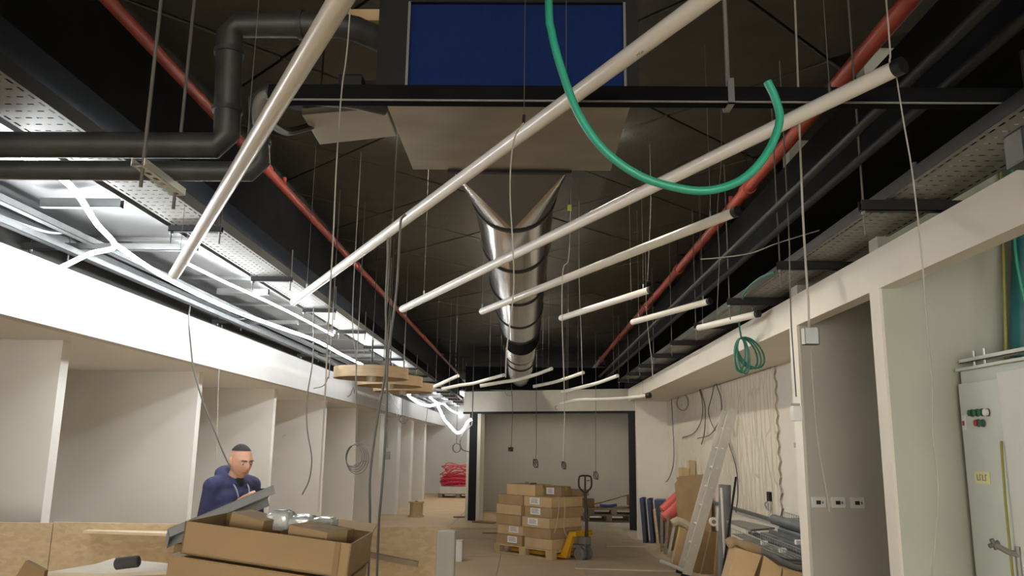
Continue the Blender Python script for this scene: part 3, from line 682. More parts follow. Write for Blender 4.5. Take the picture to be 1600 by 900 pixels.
cable('hanging_cable', [(1.275,2.600,2.975),(1.286,2.600,2.814),(1.299,2.600,2.652),(1.305,2.600,2.472),(1.307,2.600,2.296),(1.305,2.600,2.082),(1.304,2.600,1.896),(1.293,2.600,1.754),(1.295,2.600,1.596),(1.273,2.600,1.441),(1.248,2.600,1.309)], 0.0025, LGREYC, 'pale wire falling from the tube lamp cap before the green grey partition')
hang('hanging_cable', [(1.545,4.600,3.019),(1.538,4.600,2.747),(1.529,4.600,2.442),(1.531,4.600,2.219),(1.534,4.600,2.000)], 0.004, dk, 'dark cable carrying the white socket box')
sk = thing('socket_box', 'white plastic socket box hanging on a dark cable beside the cream column', 'socket box', [(1.530,4.600,1.863)][0], 0.2)
MB().box(-0.026, 0.026, -0.02, 0.02, 0, 0.085).build('housing', PAPER, sk, bevel=0.004); MB().box(-0.022, 0.022, -0.006, 0.016, 0.085, 0.10).build('gland', LGREYC, sk)
hang('hanging_cable', [(1.328,5.200,4.015),(1.314,5.200,3.641),(1.275,5.200,3.277),(1.276,5.200,2.966),(1.253,5.200,2.662),(1.244,5.200,2.534)], 0.003, dk, 'dark wire hanging beside the clamp of the long black pipe')
hang('hanging_cable', [(0.956,6.000,3.619),(0.940,6.000,3.308),(0.918,6.000,2.954)], 0.003, dk, 'dark wire hanging above the short tube lamp cap')
cable('hanging_cable', [(1.152,5.200,2.943),(1.301,5.200,2.957),(1.494,5.200,2.990),(1.667,5.200,3.058),(1.949,5.200,3.149)], 0.004, LGREYC, 'pale wire strung sideways between the red pipe and the right tray')
hang('hanging_cable', [(0.972,7.400,3.369),(0.979,7.400,3.060)], 0.002, LGREYC, 'fine wire above the tube lamp crossing the right red pipe')
hang('hanging_cable', [(1.433,9.500,3.370),(1.450,9.500,3.059),(1.482,9.500,2.752),(1.492,9.500,2.524)], 0.004, LGREYC, 'pale cable hanging beside the right red pipe lower end')
hang('hanging_cable', [(-2.682,6.200,2.761),(-2.379,5.500,2.540),(-2.348,5.500,2.360),(-2.309,5.500,2.182),(-2.223,5.500,1.963),(-2.147,5.500,1.812),(-2.062,5.500,1.641),(-2.001,5.500,1.536)], 0.0055, dk, 'grey cable drooping from the beam struts to behind the standing person', top=False)
hang('hanging_cable', [(-2.958,7.600,2.815),(-2.953,7.600,2.615),(-2.950,7.600,2.369),(-2.931,7.600,2.005),(-2.902,7.600,1.530)], 0.003, LGREYC, 'fine pale wire hanging from the second long strut', top=False)
hang('hanging_cable', [(-1.996,7.300,2.949),(-1.972,7.300,2.471),(-2.002,7.300,2.119),(-1.984,7.300,1.832),(-1.927,7.300,1.577),(-1.938,7.300,1.381),(-1.992,7.300,1.252)], 0.006, dk, 'dark cable with a curled lower end hanging before the bays', top=False)
hang('hanging_cable', [(-1.787,7.200,2.462),(-1.800,7.200,2.288),(-1.836,7.200,2.213),(-1.922,7.200,2.189)], 0.005, dk, 'short dark cable tail below the white beam')
hang('hanging_cable', [(-1.630,7.600,2.324),(-1.650,7.600,2.239),(-1.671,7.600,2.166),(-1.700,7.600,2.141)], 0.005, dk, 'short dark cable end beside the first ring pendant')
hang('hanging_cable', [(-1.384,6.200,2.764),(-1.338,6.200,2.359),(-1.312,6.200,1.963),(-1.304,6.200,1.711)], 0.004, dk, 'dark cable holding the round coil before the bays')
co = thing('cable_coil', 'round coil of dark cable hanging before the bays', 'cable coil', [(-1.308,6.200,1.515)][0])
cv = [(-1.313,6.200,1.610)][0]
for k in range(4):
    R_ = 0.068+0.008*k
    pts = [(cv[0]+R_*0.93*math.cos(a)+0.008*k, cv[1]+0.006*k, cv[2]+R_*1.25*math.sin(a)-0.006*k) for a in [2*math.pi*j/24 for j in range(25)]]
    at_t(co, MB().tube(pts, 0.004, 5), 'loop', dk, smooth=True)
at_t(co, MB().tube(smooth_path([(-1.349,6.200,1.538),(-1.310,6.200,1.538),(-1.267,6.200,1.568),(-1.214,6.200,1.578)], 5), 0.004, 5), 'cable_tail', dk, smooth=True)
hang('hanging_cable', [(-1.571,9.030,2.230),(-1.551,9.030,1.946),(-1.546,9.030,1.664)], 0.004, dk, 'dark cable holding the small grey socket before the bays')
tag(rebase(MB().box(-0.03, 0.03, -0.02, 0.02, 0, 0.09).build('socket_box', GREYC, bevel=0.006)), 'small grey socket hanging before the white bays', 'socket box').location = [(-1.540,9.030,1.539)][0]
# small loops near the beam
def ring_cable(c, rx, rz, r, ma, label, turns=1, top=False):
    pts = ([(c[0], c[1], CH), (c[0], c[1], c[2]+rz+0.1)] if top else []) + [(c[0]+rx*math.cos(a), c[1]+0.004*j, c[2]+rz*math.sin(a)) for j, a in enumerate([2*math.pi*q/20+math.pi/2 for q in range(20*turns+1)])]
    return tag(rebase(MB().tube(pts, r, 5).build('cable_loop', ma, smooth=True)), label, 'cable loop')
ring_cable([(-3.888,13.045,1.778)][0], 0.05, 0.053, 0.004, LGREYC, 'small pale cable loop on the first bay wall')
ring_cable([(-1.763,10.000,2.271)][0], 0.07, 0.085, 0.004, LGREYC, 'pale cable loop under the ring pendants', 1, True)
ring_cable([(-1.560,10.100,2.017)][0], 0.04, 0.048, 0.005, dk, 'dark cable loop beside the far bays', 2, True)
hang('hanging_cable', [(-2.024,12.000,2.501),(-1.988,12.000,2.330),(-1.916,12.000,2.217),(-1.931,12.000,2.122)], 0.004, LGREYC, 'pale cable tail under the ring pendants', top=2.952)
# corridor mouth
hang('hanging_cable', [(-1.247,18.600,2.378),(-1.286,18.600,2.144),(-1.444,18.600,1.997),(-1.513,18.600,1.794),(-1.464,18.600,1.622),(-1.301,18.600,1.567)], 0.014, dk, 'thick dark cable arc hanging at the corridor mouth')
ring_cable([(-1.614,18.800,1.648)][0], 0.09, 0.10, 0.008, dk, 'tangled dark cable bunch in the corridor', 3, True)
hang('hanging_cable', [(-1.979,16.000,2.713),(-1.968,16.000,2.397),(-2.008,16.000,2.083),(-2.086,16.000,1.795)], 0.006, LGREYC, 'pale cable curving down beside the corridor bays', top=2.952)
# dangling tails in the alcove opening
def tail(px_pts, c, R_, label, ball=False, top=True):
    hang('hanging_cable', px_pts+[c], 0.006, dk, 'dark wire carrying the ' + label, top=top)
    t = thing('wire_tangle', label, 'wire tangle', (c[0], c[1], c[2]-R_))
    rnd = random.Random(len(label))
    for k in range(4 if not ball else 6):
        ax = rnd.uniform(-0.5, 0.5)
        pts = [(R_*0.55*math.cos(a+k), 0.3*R_*math.sin(a*2+k), R_+R_*rnd.uniform(0.75, 1.0)*math.sin(a)*(0.5 if ball else 1)) for a in [2*math.pi*q/12 for q in range(13)]]
        MB().tube(smooth_path(pts, 2), 0.006 if not ball else 0.012, 5).build('loose_wire', dk if k % 2 else BLKPLAST, t, smooth=True)
tail([(-0.315,16.400,2.956),(-0.281,16.400,2.437),(-0.289,16.400,2.052),(-0.297,16.400,1.734)], [(-0.309,16.400,1.645)][0], 0.075, 'round black lampholder knot hanging at the alcove', True, 3.11)
tail([(0.197,16.400,2.858),(0.202,16.400,2.315),(0.207,16.400,1.678),(0.195,16.400,1.463)], [(0.196,16.400,1.375)][0], 0.09, 'wire tangle hanging over the carton stack')
tail([(0.772,16.400,2.839),(0.773,16.400,2.194),(0.761,16.400,1.685),(0.761,16.400,1.408)], [(0.761,16.400,1.345)][0], 0.08, 'spread wire tuft hanging between the carton stack and pallet truck handle')
tail([(1.412,16.400,2.821),(1.408,16.400,2.203),(1.404,16.400,1.694),(1.401,16.400,1.254)], [(1.401,16.400,1.155)][0], 0.085, 'wire tangle hanging right of the pallet truck handle')
ring_cable([(-0.401,18.720,2.954)][0], 0.10, 0.09, 0.004, dk, 'thin wire loop on the alcove bulkhead below the duct')
ring_cable([(0.687,18.260,2.577)][0], 0.035, 0.045, 0.006, dk, 'small wire hook on the alcove lintel')
# right wall tails
cable('wall_cable', [(2.722,14.032,2.679),(2.722,13.657,2.546),(2.722,13.619,2.436),(2.722,13.850,2.361),(2.722,14.193,2.366),(2.722,14.544,2.438),(2.722,14.591,2.544),(2.722,14.332,2.642),(2.722,14.032,2.679),(2.722,13.910,2.726)], 0.006, dk, 'pear shaped cable loop hung on the carved wall panel')
def wtail(p, label): cable('wall_cable', p, 0.008, dk, label)
wtail([(2.700,12.619,2.653),(2.700,12.419,2.443),(2.700,12.403,2.247),(2.700,12.610,2.089),(2.700,13.113,1.950),(2.700,14.089,1.890)], 'thin cable tail curling left from the carved wall panel')
wtail([(2.690,12.485,2.614),(2.690,12.206,2.363),(2.690,12.195,2.143),(2.690,12.319,1.908),(2.690,12.518,1.776)], 'thin cable tail hanging straight from the carved wall panel')
wtail([(2.690,11.498,2.635),(2.690,11.727,2.449),(2.690,11.964,2.257),(2.690,11.786,2.066),(2.690,11.488,1.941),(2.690,11.198,1.876)], 'bowed cable tail crossing right on the carved wall panel')
wtail([(2.680,11.417,2.629),(2.680,11.146,2.414),(2.680,11.143,2.195),(2.680,11.431,2.029),(2.680,11.931,1.903),(2.680,12.737,1.865)], 'bowed cable tail crossing left on the carved wall panel')
wtail([(2.700,15.036,2.651),(2.700,14.970,2.178),(2.700,14.921,1.600),(2.700,15.158,1.308),(2.700,15.734,1.089),(2.700,16.481,1.046)], 'long cable tail at the corner beside the carved wall panel')
wtail([(2.700,11.095,2.107),(2.700,10.896,1.805),(2.700,10.550,1.479),(2.700,10.505,1.163),(2.700,10.639,0.916)], 'long thin cable on the carved panel behind the ladder')

# junction box on the right tray with reflector
jb2 = thing('junction_box', 'small metal junction box on the right perforated tray', 'junction box', [(1.814,3.600,2.918)][0])
MB().box(-0.028, 0.028, -0.02, 0.02, 0.025, 0.085).build('box_body', GALVM, jb2, bevel=0.006); MB().box(-0.03, 0.03, -0.03, 0.0, 0.0, 0.006).build('bright_plate', GALV, jb2)
MB().tube([(0,0,0.085),(0,0,max(0.12, 2.935-jb2.location.z))], 0.010, 8).build('gland', GREYC, jb2)
# speaker / dark box at right edge
o = thing('wall_speaker', 'dark box hanging at the soffit near the right edge', 'box', [(1.775,2.750,2.715)][0])
MB().box(-0.03, 0.12, -0.06, 0.06, 0, 0.13).build('housing', BLKPLAST, o, bevel=0.01); MB().box(-0.02, 0.11, -0.065, -0.06, 0.012, 0.118).build('grille', BLKMETAL, o)
MB().tube([(0.04,0,0.13),(0.04,0,CEIL-o.location.z)], 0.008, 8).build('mount_rod', BLKMETAL, o)

# ================================================================== RIGHT BAY: electrical cabinet
cab = thing('electrical_cabinet', 'light grey electrical cabinet with green and red buttons', 'cabinet', (2.67, 3.73, 0))
MB().box(-0.28, 0.30, -0.72, 0.72, 0.06, 2.14).build('body', CABIN, cab, bevel=0.006)
MB().box(-0.27, 0.28, -0.70, 0.70, 0, 0.06).build('plinth', BLKMETAL, cab)
MB().box(-0.30, -0.28, 0.34, 0.715, 0.07, 2.07).build('door', CABIN, cab, bevel=0.004)
d2 = MB().box(-0.02, 0.0, -0.62, 0.0, 0.07, 2.10).build('door', CABIN2, cab, bevel=0.004); d2.location = (-0.285, 0.335, 0); d2.rotation_euler = (0,0,math.radians(-7))
MB().box(-0.3, 0.3, -0.73, 0.73, 2.14, 2.155).build('top_plate', CABIN, cab)
fx_ = -0.30
def button(y, z, ma):
    o = MB().tube([(fx_,y,z),(fx_-0.022,y,z)], 0.017, 14).build('push_button', ma, cab, smooth=True); MB().tube([(fx_,y,z),(fx_-0.006,y,z)], 0.021, 14).build('bezel', GREYC, cab)
for y in (4.325, 4.276, 4.229): button(y-3.73, 1.908, BTNG)
button(4.182-3.73, 1.906, PAPER); button(4.274-3.73, 1.855, BTNR); button(4.232-3.73, 1.853, BTNG)
MB().box(fx_-0.004, fx_, 4.40-3.73, 4.435-3.73, 1.82, 1.90).build('warning_sticker', PAPER, cab); MB().box(fx_-0.006, fx_-0.004, 4.408-3.73, 4.428-3.73, 1.845, 1.87).build('red_mark', BTNR, cab)
nt_ = MB().box(fx_-0.004, fx_, 4.22-3.73, 4.36-3.73, 1.545, 1.605).build('paper_note', NOTE, cab)
for k, y in enumerate((4.33, 4.305, 4.28, 4.255)): 
    m = MB(); m.box(fx_-0.006, fx_-0.004, y-3.73, y-3.73+0.005, 1.56, 1.59); 
    m.box(fx_-0.006, fx_-0.004, y-3.73-0.012, y-3.73+0.005, 1.588 if k % 2 else 1.56, 1.592 if k % 2 else 1.564); m.build('note_writing', PRINT, nt_)
tb = thing('steel_strut', 'pale steel strut resting above the electrical cabinet', 'strut', (2.42, 4.47, 2.185))
m = MB(); m.box(-0.02,0.03,-1.4,0.0,0.0,0.004); m.box(-0.02,-0.017,-1.4,0.0,0.0,0.022); m.box(0.027,0.03,-1.4,0,0,0.022); m.build('channel', CABIN2, tb)
for y in (-0.12, -0.22): MB().tube([(-0.0,y,-0.03),(0,y,0.06)], 0.008, 8).build('bolt', GALV, tb)
cable('earth_cable', [(2.613,4.250,3.298),(2.596,4.250,3.075),(2.578,4.250,2.803),(2.553,4.250,2.468),(2.527,4.250,2.152)], 0.008, YELC, 'yellow green earth cable dropping onto the cabinet top')
cable('earth_cable', [(2.355,4.068,1.76),(2.35,4.07,1.6),(2.347,4.072,1.4),(2.345,4.07,1.1),(2.345,4.065,0.85)], 0.006, YELC, 'yellow green earth cable bulging out of the cabinet door gap')
cable('flexible_duct', [(2.794,4.350,3.452),(2.768,4.350,3.146),(2.735,4.350,2.775),(2.697,4.350,2.487),(2.667,4.350,2.212)], 0.05, TEAL, 'dark teal pipe dropping to the cabinet top', 'pipe', n=14)
cable('green_cable', [(2.644,4.200,3.280),(2.623,4.200,2.987),(2.611,4.200,2.773),(2.619,4.200,2.598),(2.637,4.200,2.460)], 0.008, GREEN, 'thin green cable beside the dark teal pipe')
tp = thing('tripod_stand', 'grey metal stand arm with a wing knob before the cabinet', 'stand', (1.93, 3.1, 0))
kn = [(1.785,3.200,1.361),(1.835,3.200,1.334),(1.869,3.200,1.316),(1.870,3.200,1.235)]
m = MB(); m.tube(smooth_path([Vector(q)-Vector((1.93,3.1,0)) for q in kn]+[(kn[-1][0]-1.93, 0.1, 0.0)], 5), 0.011, 8); m.build('arm', GALVM, tp, smooth=True)
for k in range(4):
    a = k*math.pi/2+0.4; p = Vector(kn[0])-Vector((1.93,3.1,0)); MB().tube([p, p+Vector((0.02*math.cos(a), 0, 0.02*math.sin(a)))], 0.009, 8).build('knob_lobe', GREYC, tp)
for k in range(3):
    a = k*2*math.pi/3+0.3; b = Vector((kn[-1][0]-1.93, 0.1, 0.35)); MB().tube([b, b+Vector((0.3*math.cos(a), 0.3*math.sin(a), -0.34))], 0.01, 8).build('leg', GALVM, tp)
MB().box(kn[-1][0]-1.93+0.005, kn[-1][0]-1.93+0.07, 0.07, 0.13, 1.02, 1.10).build('clamp', GREYC, tp, bevel=0.008)
# thermostats on the grey partition
for k, (x0, x1) in enumerate(((2.035,2.135),(2.175,2.27),(2.311,2.406))):
    x0 += 0.0; x1 += 0.0
    t = thing('thermostat', ['white thermostat plate next to the cream column', 'white thermostat plate in the middle of the three', 'white thermostat plate last of three from the cream column'][k], 'thermostat', ((x0+x1)/2, 5.905, 1.304))
    w2 = (x1-x0)/2; MB().box(-w2, w2, -0.016, 0, 0, 0.075).build('cover_plate', GREENWALL if False else mat('thermostat_white', (0.74,0.73,0.68), 0.6), t, bevel=0.003)
    MB().box(-0.02, 0.012, -0.019, -0.016, 0.024, 0.05).build('display', BLKPLAST, t); MB().box(0.022, 0.03, -0.019, -0.016, 0.028, 0.046).build('keys', GREYC, t)
# sockets on right wall
for (yy, zz, lab) in ((8.35,1.73,'small white wall tab high beside the carved panel edge'), (8.25,1.34,'small white wall tab low beside the carved panel edge')):
    tag(rebase(MB().box(2.735, 2.75, yy-0.02, yy+0.02, zz, zz+0.05).build('wall_tab', GREYWALL, bevel=0.004)), lab, 'wall tab')
so = thing('wall_socket', 'open wall socket with loose wires on the carved panel', 'socket', [(2.720,9.218,1.144)][0])
MB().box(-0.02, 0.01, -0.05, 0.05, 0, 0.10).build('back_box', BLKMETAL, so); MB().box(-0.035, -0.02, -0.04, 0.03, -0.10, -0.02).build('face_plate', GREYEDGE, so, bevel=0.01)
MB().tube(smooth_path([(-.02,0,0),(-.05,0.02,-0.03),(-.04,0,-0.08)], 4), 0.005, 5).build('loose_wire', GREYC, so)

# ================================================================== LOOSE THINGS ON THE FLOOR
def carton(label, loc, dims, rz=0.0, ma=None, group=None, tape=True, paper=None, tilt=(0,0), name='cardboard_box', flaps=True):
    """closed carton, origin at bottom centre; dims = length x, depth y, height z"""
    ma = ma or CARD; lx, ly, h = dims
    t = thing(name, label, 'box', loc, rz, group); t.rotation_euler = (tilt[0], tilt[1], rz)
    MB().box(-lx/2, lx/2, -ly/2, ly/2, 0, h-0.004).build('carton_body', ma, t, bevel=0.004)
    if flaps:
        g = 0.003
        MB().box(-lx/2+.002, lx/2-.002, -ly/2+.002, -g, h-0.004, h).build('flap', ma, t); MB().box(-lx/2+.002, lx/2-.002, g, ly/2-.002, h-0.004, h).build('flap', ma, t)
    if tape:
        m = MB(); m.box(-lx/2-0.001, lx/2+0.001, -0.025, 0.025, h-0.001, h+0.001); m.box(lx/2, lx/2+0.001, -0.025, 0.025, h-0.06, h); m.box(-lx/2-0.001, -lx/2, -0.025, 0.025, h-0.06, h); m.build('tape', TAPE, t)
    if paper:
        for (cx, cz, w_, h_) in paper:
            s = MB().box(cx-w_/2, cx+w_/2, -ly/2-0.002, -ly/2, cz-h_/2, cz+h_/2).build('paper_label', PAPER, t)
            m = MB()
            for q in range(4):
                z = cz-h_/2+h_*(0.22+0.18*q); m.box(cx-w_*0.36, cx+w_*(0.36-0.1*(q % 2)), -ly/2-0.003, -ly/2-0.002, z, z+h_*0.08)
            m.build('label_print', PRINT, s)
    return t
def pallet(label, loc, rz, ma=WOOD, L=1.2, Wd=0.8, group=None):
    t = thing('wooden_pallet', label, 'pallet', loc, rz, group)
    for j in range(3):
        y = (-1+j)*(Wd/2-0.05); MB().box(-L/2, L/2, y-0.05, y+0.05, 0, 0.02).build('bottom_board', ma, t)
        for i in range(3): x = (-1+i)*(L/2-0.07); MB().box(x-0.07, x+0.07, y-0.05, y+0.05, 0.02, 0.10).build('block', ma, t)
    for i in range(3): x = (-1+i)*(L/2-0.07); MB().box(x-0.07, x+0.07, -Wd/2, Wd/2, 0.10, 0.12).build('stringer_board', ma, t)
    for j in range(5):
        y = (-2+j)*(Wd/2-0.06)/2; MB().box(-L/2, L/2, y-0.06, y+0.06, 0.12, 0.142).build('deck_board', ma, t)
    return t

# --- pallet stack in the middle
PA = math.radians(-44.5); u = Vector((math.cos(PA), math.sin(PA), 0)); v = Vector((-math.sin(PA), math.cos(PA), 0))
pc = Vector((-0.50, 13.70, 0)) + u*0.64 + v*0.37
pallet('pine pallet under the carton stack with the pallet truck', pc, PA, L=1.3, Wd=0.75)
bh_, bw_ = 0.157, 0.60
for i in range(2):
    for k in range(5):
        x = (-0.31 if i == 0 else 0.315); dy = 0.02*math.sin(k*2.1+i)
        dx_ = 0.015*math.sin(k*1.7+i*2)
        w2 = bw_-(0.03 if (i == 0 and k > 1) else 0)
        lab = []
        if i == 1 and k in (2, 3, 4): lab = [(-0.06, bh_*0.55, 0.22, 0.10)]
        if i == 0 and k in (0, 1): lab = [(0.08, bh_*0.55, 0.22, 0.10)]
        nm = ['bottom', 'second', 'third', 'fourth', 'top'][k]
        c = pc + u*(x+dx_) + v*(dy)
        carton('cardboard box on the pine pallet, %s layer of the column %s the pallet truck' % (nm, 'beside' if i else 'away from'), (c.x, c.y, 0.143+k*bh_), (w2, 0.74, bh_-0.002), PA, CARD2 if (i+k) % 2 else CARD, 'cartons on the pallet', paper=lab, tape=False)
zt_ = 0.144+5*bh_
c = pc + u*(-0.10) + v*(-0.12); carton('cardboard box lying on top of the pallet stack, with scraps on its lid', (c.x, c.y, zt_), (0.62, 0.42, 0.17), PA+0.05, CARD2, 'cartons on the pallet')
c = pc + u*(0.40) + v*(0.03); carton('small cardboard box with a grey label on top of the pallet stack', (c.x, c.y, zt_), (0.34, 0.24, 0.155), PA+0.03, CARDD, 'cartons on the pallet', paper=[(-0.06, 0.08, 0.16, 0.10)])
c = pc + u*(0.44) + v*(0.365); carton('long flat carton poking out behind the pallet stack', (c.x, c.y, zt_), (0.42, 0.28, 0.10), PA+0.3, CARDD, 'cartons on the pallet')
for k, q in enumerate((-0.25, 0.02, 0.06)):
    c = pc + u*q + v*(-0.02-0.1*k); tag(rebase(MB().box(-0.03,0.03,-0.02,0.02,0,0.025).build('tape_scrap', BLKPLAST if k else WOODD)), ['brown scrap on the top carton lid', 'black scrap on the top carton lid', 'black scrap near the lid edge of the top carton'][k], 'scrap').location = (c.x, c.y, zt_+0.171)
e = pc + u*0.615 + v*(-0.2)
s_ = [e+Vector((0,0,zt_+0.005)), e+u*0.02+Vector((0,0,zt_-0.03)), e+u*0.03-v*0.03+Vector((0,0,0.7)), e+u*0.03-v*0.08+Vector((0,0,0.5)), e+u*0.03-v*0.12+Vector((0,0,0.4))]
cable('packing_strap', s_, 0.009, mat('strap_plastic', (0.5,0.44,0.35), 0.4), 'loose packing strap trailing left down the carton stack end', 'strap')
e = pc + u*0.615 + v*(-0.08)
s_ = [e+Vector((0,0,zt_+0.005)), e+u*0.02+Vector((0,0,zt_-0.03)), e+u*0.03+Vector((0,0,0.7)), e+u*0.03-v*0.02+Vector((0,0,0.45)), e+u*0.05+v*0.05+Vector((0,0,0.32))]
cable('packing_strap', s_, 0.010, mat('strap_plastic', (0.5,0.44,0.35), 0.4), 'loose packing strap hanging straight down the carton stack end', 'strap')

# --- yellow pallet truck
jo = pc + u*0.64 + v*0.02
pj = thing('pallet_truck', 'yellow hand pallet truck with dark loop handle, forks under the pallet', 'pallet truck', (jo.x, jo.y, 0), PA)
for s in (-1, 1):
    MB().obox((-1.05, s*0.165-0.07, 0.032), (1.12,0,0), (0,0.14,0), (0,0,0.05)).build('fork', YEL, pj)
    MB().prism([(-0.02,s*0.165-0.03,0.032),(0.12,s*0.165-0.03,0.032),(0.25,s*0.165-0.03,0.36),(0.32,s*0.165-0.03,0.37),(0.32,s*0.165-0.03,0.43),(0.19,s*0.165-0.03,0.43)], (0,0.06,0)).build('fork_riser', YEL, pj)
MB().box(0.18, 0.32, -0.20, 0.20, 0.36, 0.43).build('top_plate', YEL, pj, bevel=0.008)
MB().box(0.15, 0.34, -0.14, 0.14, 0.20, 0.235).build('steering_plate', RUBG, pj, bevel=0.01)
for s in (-1, 1):
    w_ = MB().tube([(0.30, s*0.045, 0.10), (0.30, s*0.105, 0.10)], 0.10, 24).build('wheel', RUBG, pj, smooth=True)
    MB().tube([(0.30, s*0.104, 0.10), (0.30, s*0.112, 0.10)], 0.035, 16).build('hub', GALV, w_)
    MB().tube([(-0.85, s*0.165-0.06, 0.035), (-0.85, s*0.165+0.06, 0.035)], 0.033, 14).build('fork_roller', RUBG, pj, smooth=True)
MB().tube([(0.30,0,0.16),(0.30,0,0.36)], 0.045, 14).build('pump_cylinder', GALV, pj, smooth=True)
MB().box(0.25, 0.40, -0.07, 0.07, 0.24, 0.35).build('pump_block', GALVM, pj, bevel=0.012)
MB().tube([(0.36,0,0.29),(0.37,0,0.5),(0.34,0,1.03)], [0.032,0.026,0.022], 10).build('handle_shaft', DKBROWN, pj, smooth=True)
lo = [(0.34,0,1.0),(0.34,-0.085,1.08),(0.34,-0.10,1.16),(0.34,-0.09,1.245),(0.34,-0.05,1.265),(0.34,0.05,1.265),(0.34,0.09,1.245),(0.34,0.10,1.16),(0.34,0.085,1.08),(0.34,0,1.0)]
hl = MB().tube(smooth_path(lo, 4), 0.014, 8).build('loop_handle', DKBROWN, pj, smooth=True)
hl.rotation_euler = (0,0,0.0)
for o_ in (hl,):
    o_.data.transform(Matrix.Translation((-0.34,0,0))); o_.data.transform(Matrix.Rotation(math.radians(-45.5), 4, 'Z')); o_.data.transform(Matrix.Translation((0.34,0,0)))
MB().tube([(0.34,0,1.0),(0.34,0,1.255)], 0.014, 8).build('handle_spine', DKBROWN, pj)
MB().tube([(0.355,0.02,1.19),(0.38,0.06,1.195)], 0.007, 6).build('release_lever', BLKMETAL, pj)

# --- rear alcove pallets
pallet('weathered pallet standing low in the alcove beside the black post', (1.95, 19.9, 0), 0.05, WOODD)
pallet('pine pallet lying on top of the weathered pallet in the alcove', (2.1, 19.85, 0.143), -0.04, WOODD)
for k, (x, z, l, r) in enumerate(((2.07, 0.30, 0.7, 0.10), (2.09, 0.30, 0.78, -0.08), (2.22, 0.325, 1.1, 0.0))):
    t = tag(rebase(MB().box(-l/2, l/2, -0.09, 0.09, 0, 0.03).build('wood_plank', WOOD if k == 1 else WOODD)), ['short plank lying flat on the alcove pallets', 'pale plank lying across the alcove pallets', 'long plank sloping up on the alcove pallets'][k], 'plank'); t.location = (x, 19.8+0.12*k, 0.288+0.031*k); t.rotation_euler = (0, -0.28 if k == 2 else 0, r)
    if k == 2: t.location.z = 0.500
tag(rebase(MB().box(2.48, 2.60, 19.90, 20.20, 0.285, 0.577).build('timber_offcut', WOODD, bevel=0.006)), 'thick timber offcut propping up the sloping plank in the alcove', 'timber')
carton('crumpled brown carton lying on the alcove pallets', (1.42, 19.85, 0.288), (0.35, 0.4, 0.22), 0.3, CARDD)
tag(rebase(MB().tube(smooth_path([(1.75,19.5,0.37),(1.95,19.48,0.36),(2.15,19.5,0.38)], 4), 0.035, 10).build('blue_roll', BLUE, smooth=True)), 'rolled blue sheet on the alcove pallets', 'roll')

# --- corridor: spool, red tubing on pallet
sp = thing('cable_spool', 'empty wooden cable spool on the corridor floor', 'spool', (-2.657, 20.05, 0))
MB().lathe([(0.0,0.0),(0.19,0.0),(0.19,0.03),(0.15,0.03),(0.15,0.32),(0.19,0.32),(0.19,0.35),(0.0,0.35)], n=28).build('spool_body', WOOD, sp, smooth=True)
MB().tube([(0,0,0.33),(0,0,0.365)], 0.04, 12).build('hub_cap', BLKPLAST, sp)
for k in range(8):
    a = k*math.pi/4; MB().obox((0.152*math.cos(a)-0.02*math.sin(a)*-1, 0.152*math.sin(a)-0.02*math.cos(a), 0.03), (-0.04*math.sin(a), 0.04*math.cos(a), 0), (0.004*math.cos(a), 0.004*math.sin(a), 0), (0,0,0.28)).build('stave', VENEERIN, sp)
pallet('pallet under the red tubing at the corridor end', (-2.25, 27.6, 0), 0.0, WOODD, L=1.3)
carton('white bagged bundle on the corridor pallet under the red tubing', (-2.25, 27.6, 0.143), (1.2, 0.75, 0.22), 0, mat('white_sacking', (0.6,0.58,0.54), 0.7), flaps=False, tape=False, name='wrapped_bundle')
rt = thing('tubing_coil', 'tangled coil of red tubing on the white bundle in the corridor', 'tubing', (-2.3, 27.6, 0.363))
rr = random.Random(3)
for k in range(30):
    R_ = rr.uniform(0.34, 0.62); z = rr.uniform(0.06, 0.55); ph = rr.uniform(0, 6); tl = rr.uniform(-0.55, 0.55)
    cx_, cy_ = rr.uniform(-0.08, 0.08), rr.uniform(-0.05, 0.05)
    pts = [(cx_+R_*math.cos(a), cy_+0.6*R_*math.sin(a), max(0.03, z+tl*R_*math.cos(a+ph)+0.03*math.sin(3*a))) for a in [2*math.pi*j/20 for j in range(21)]]
    MB().tube(smooth_path(pts, 2), 0.017, 6).build('tubing_loop', PINKC, rt, smooth=True)

# --- loose scraps on the floor
def scrap(p, lx, ly, rz, ma, label, h=0.012):
    o = tag(rebase(MB().box(-lx/2, lx/2, -ly/2, ly/2, 0, h).build('floor_scrap', ma)), label, 'scrap'); o.location = (p[0], p[1], 0.004); o.rotation_euler = (0,0,rz)
scrap([(-1.016,17.379,0.000)][0], 1.1, 0.35, 0.1, CARD2, 'flat cardboard sheet on the floor beside the pallet stack')
scrap([(-0.922,18.686,0.000)][0], 0.5, 0.25, -0.5, CARDD, 'torn cardboard piece on the floor behind the pallet stack', 0.03)
scrap([(-1.433,19.916,0.000)][0], 0.6, 0.12, 0.2, WOODD, 'thin wood offcut on the floor near the corridor corner', 0.03)
scrap([(-0.667,16.429,0.000)][0], 0.35, 0.06, 0.1, WOODD, 'narrow offcut on the floor left of the pallet', 0.02)
scrap([(2.041,14.825,0.000)][0], 1.2, 0.5, -0.05, FLOORG, 'dusty board sheet on the floor by the blue crates', 0.02)
scrap([(1.539,12.231,0.000)][0], 1.6, 0.8, -0.08, FLOORG, 'dusty board sheet on the floor before the ladder', 0.02)
po = tag(rebase(MB().box(-0.07,0.07,-0.10,0.10,0,0.30).build('paper_sheet', PAPER, bevel=0.004)), 'small white carton on the tan floor beside the barrier', 'box'); po.location = [(-1.015,12.587,0.000)][0]

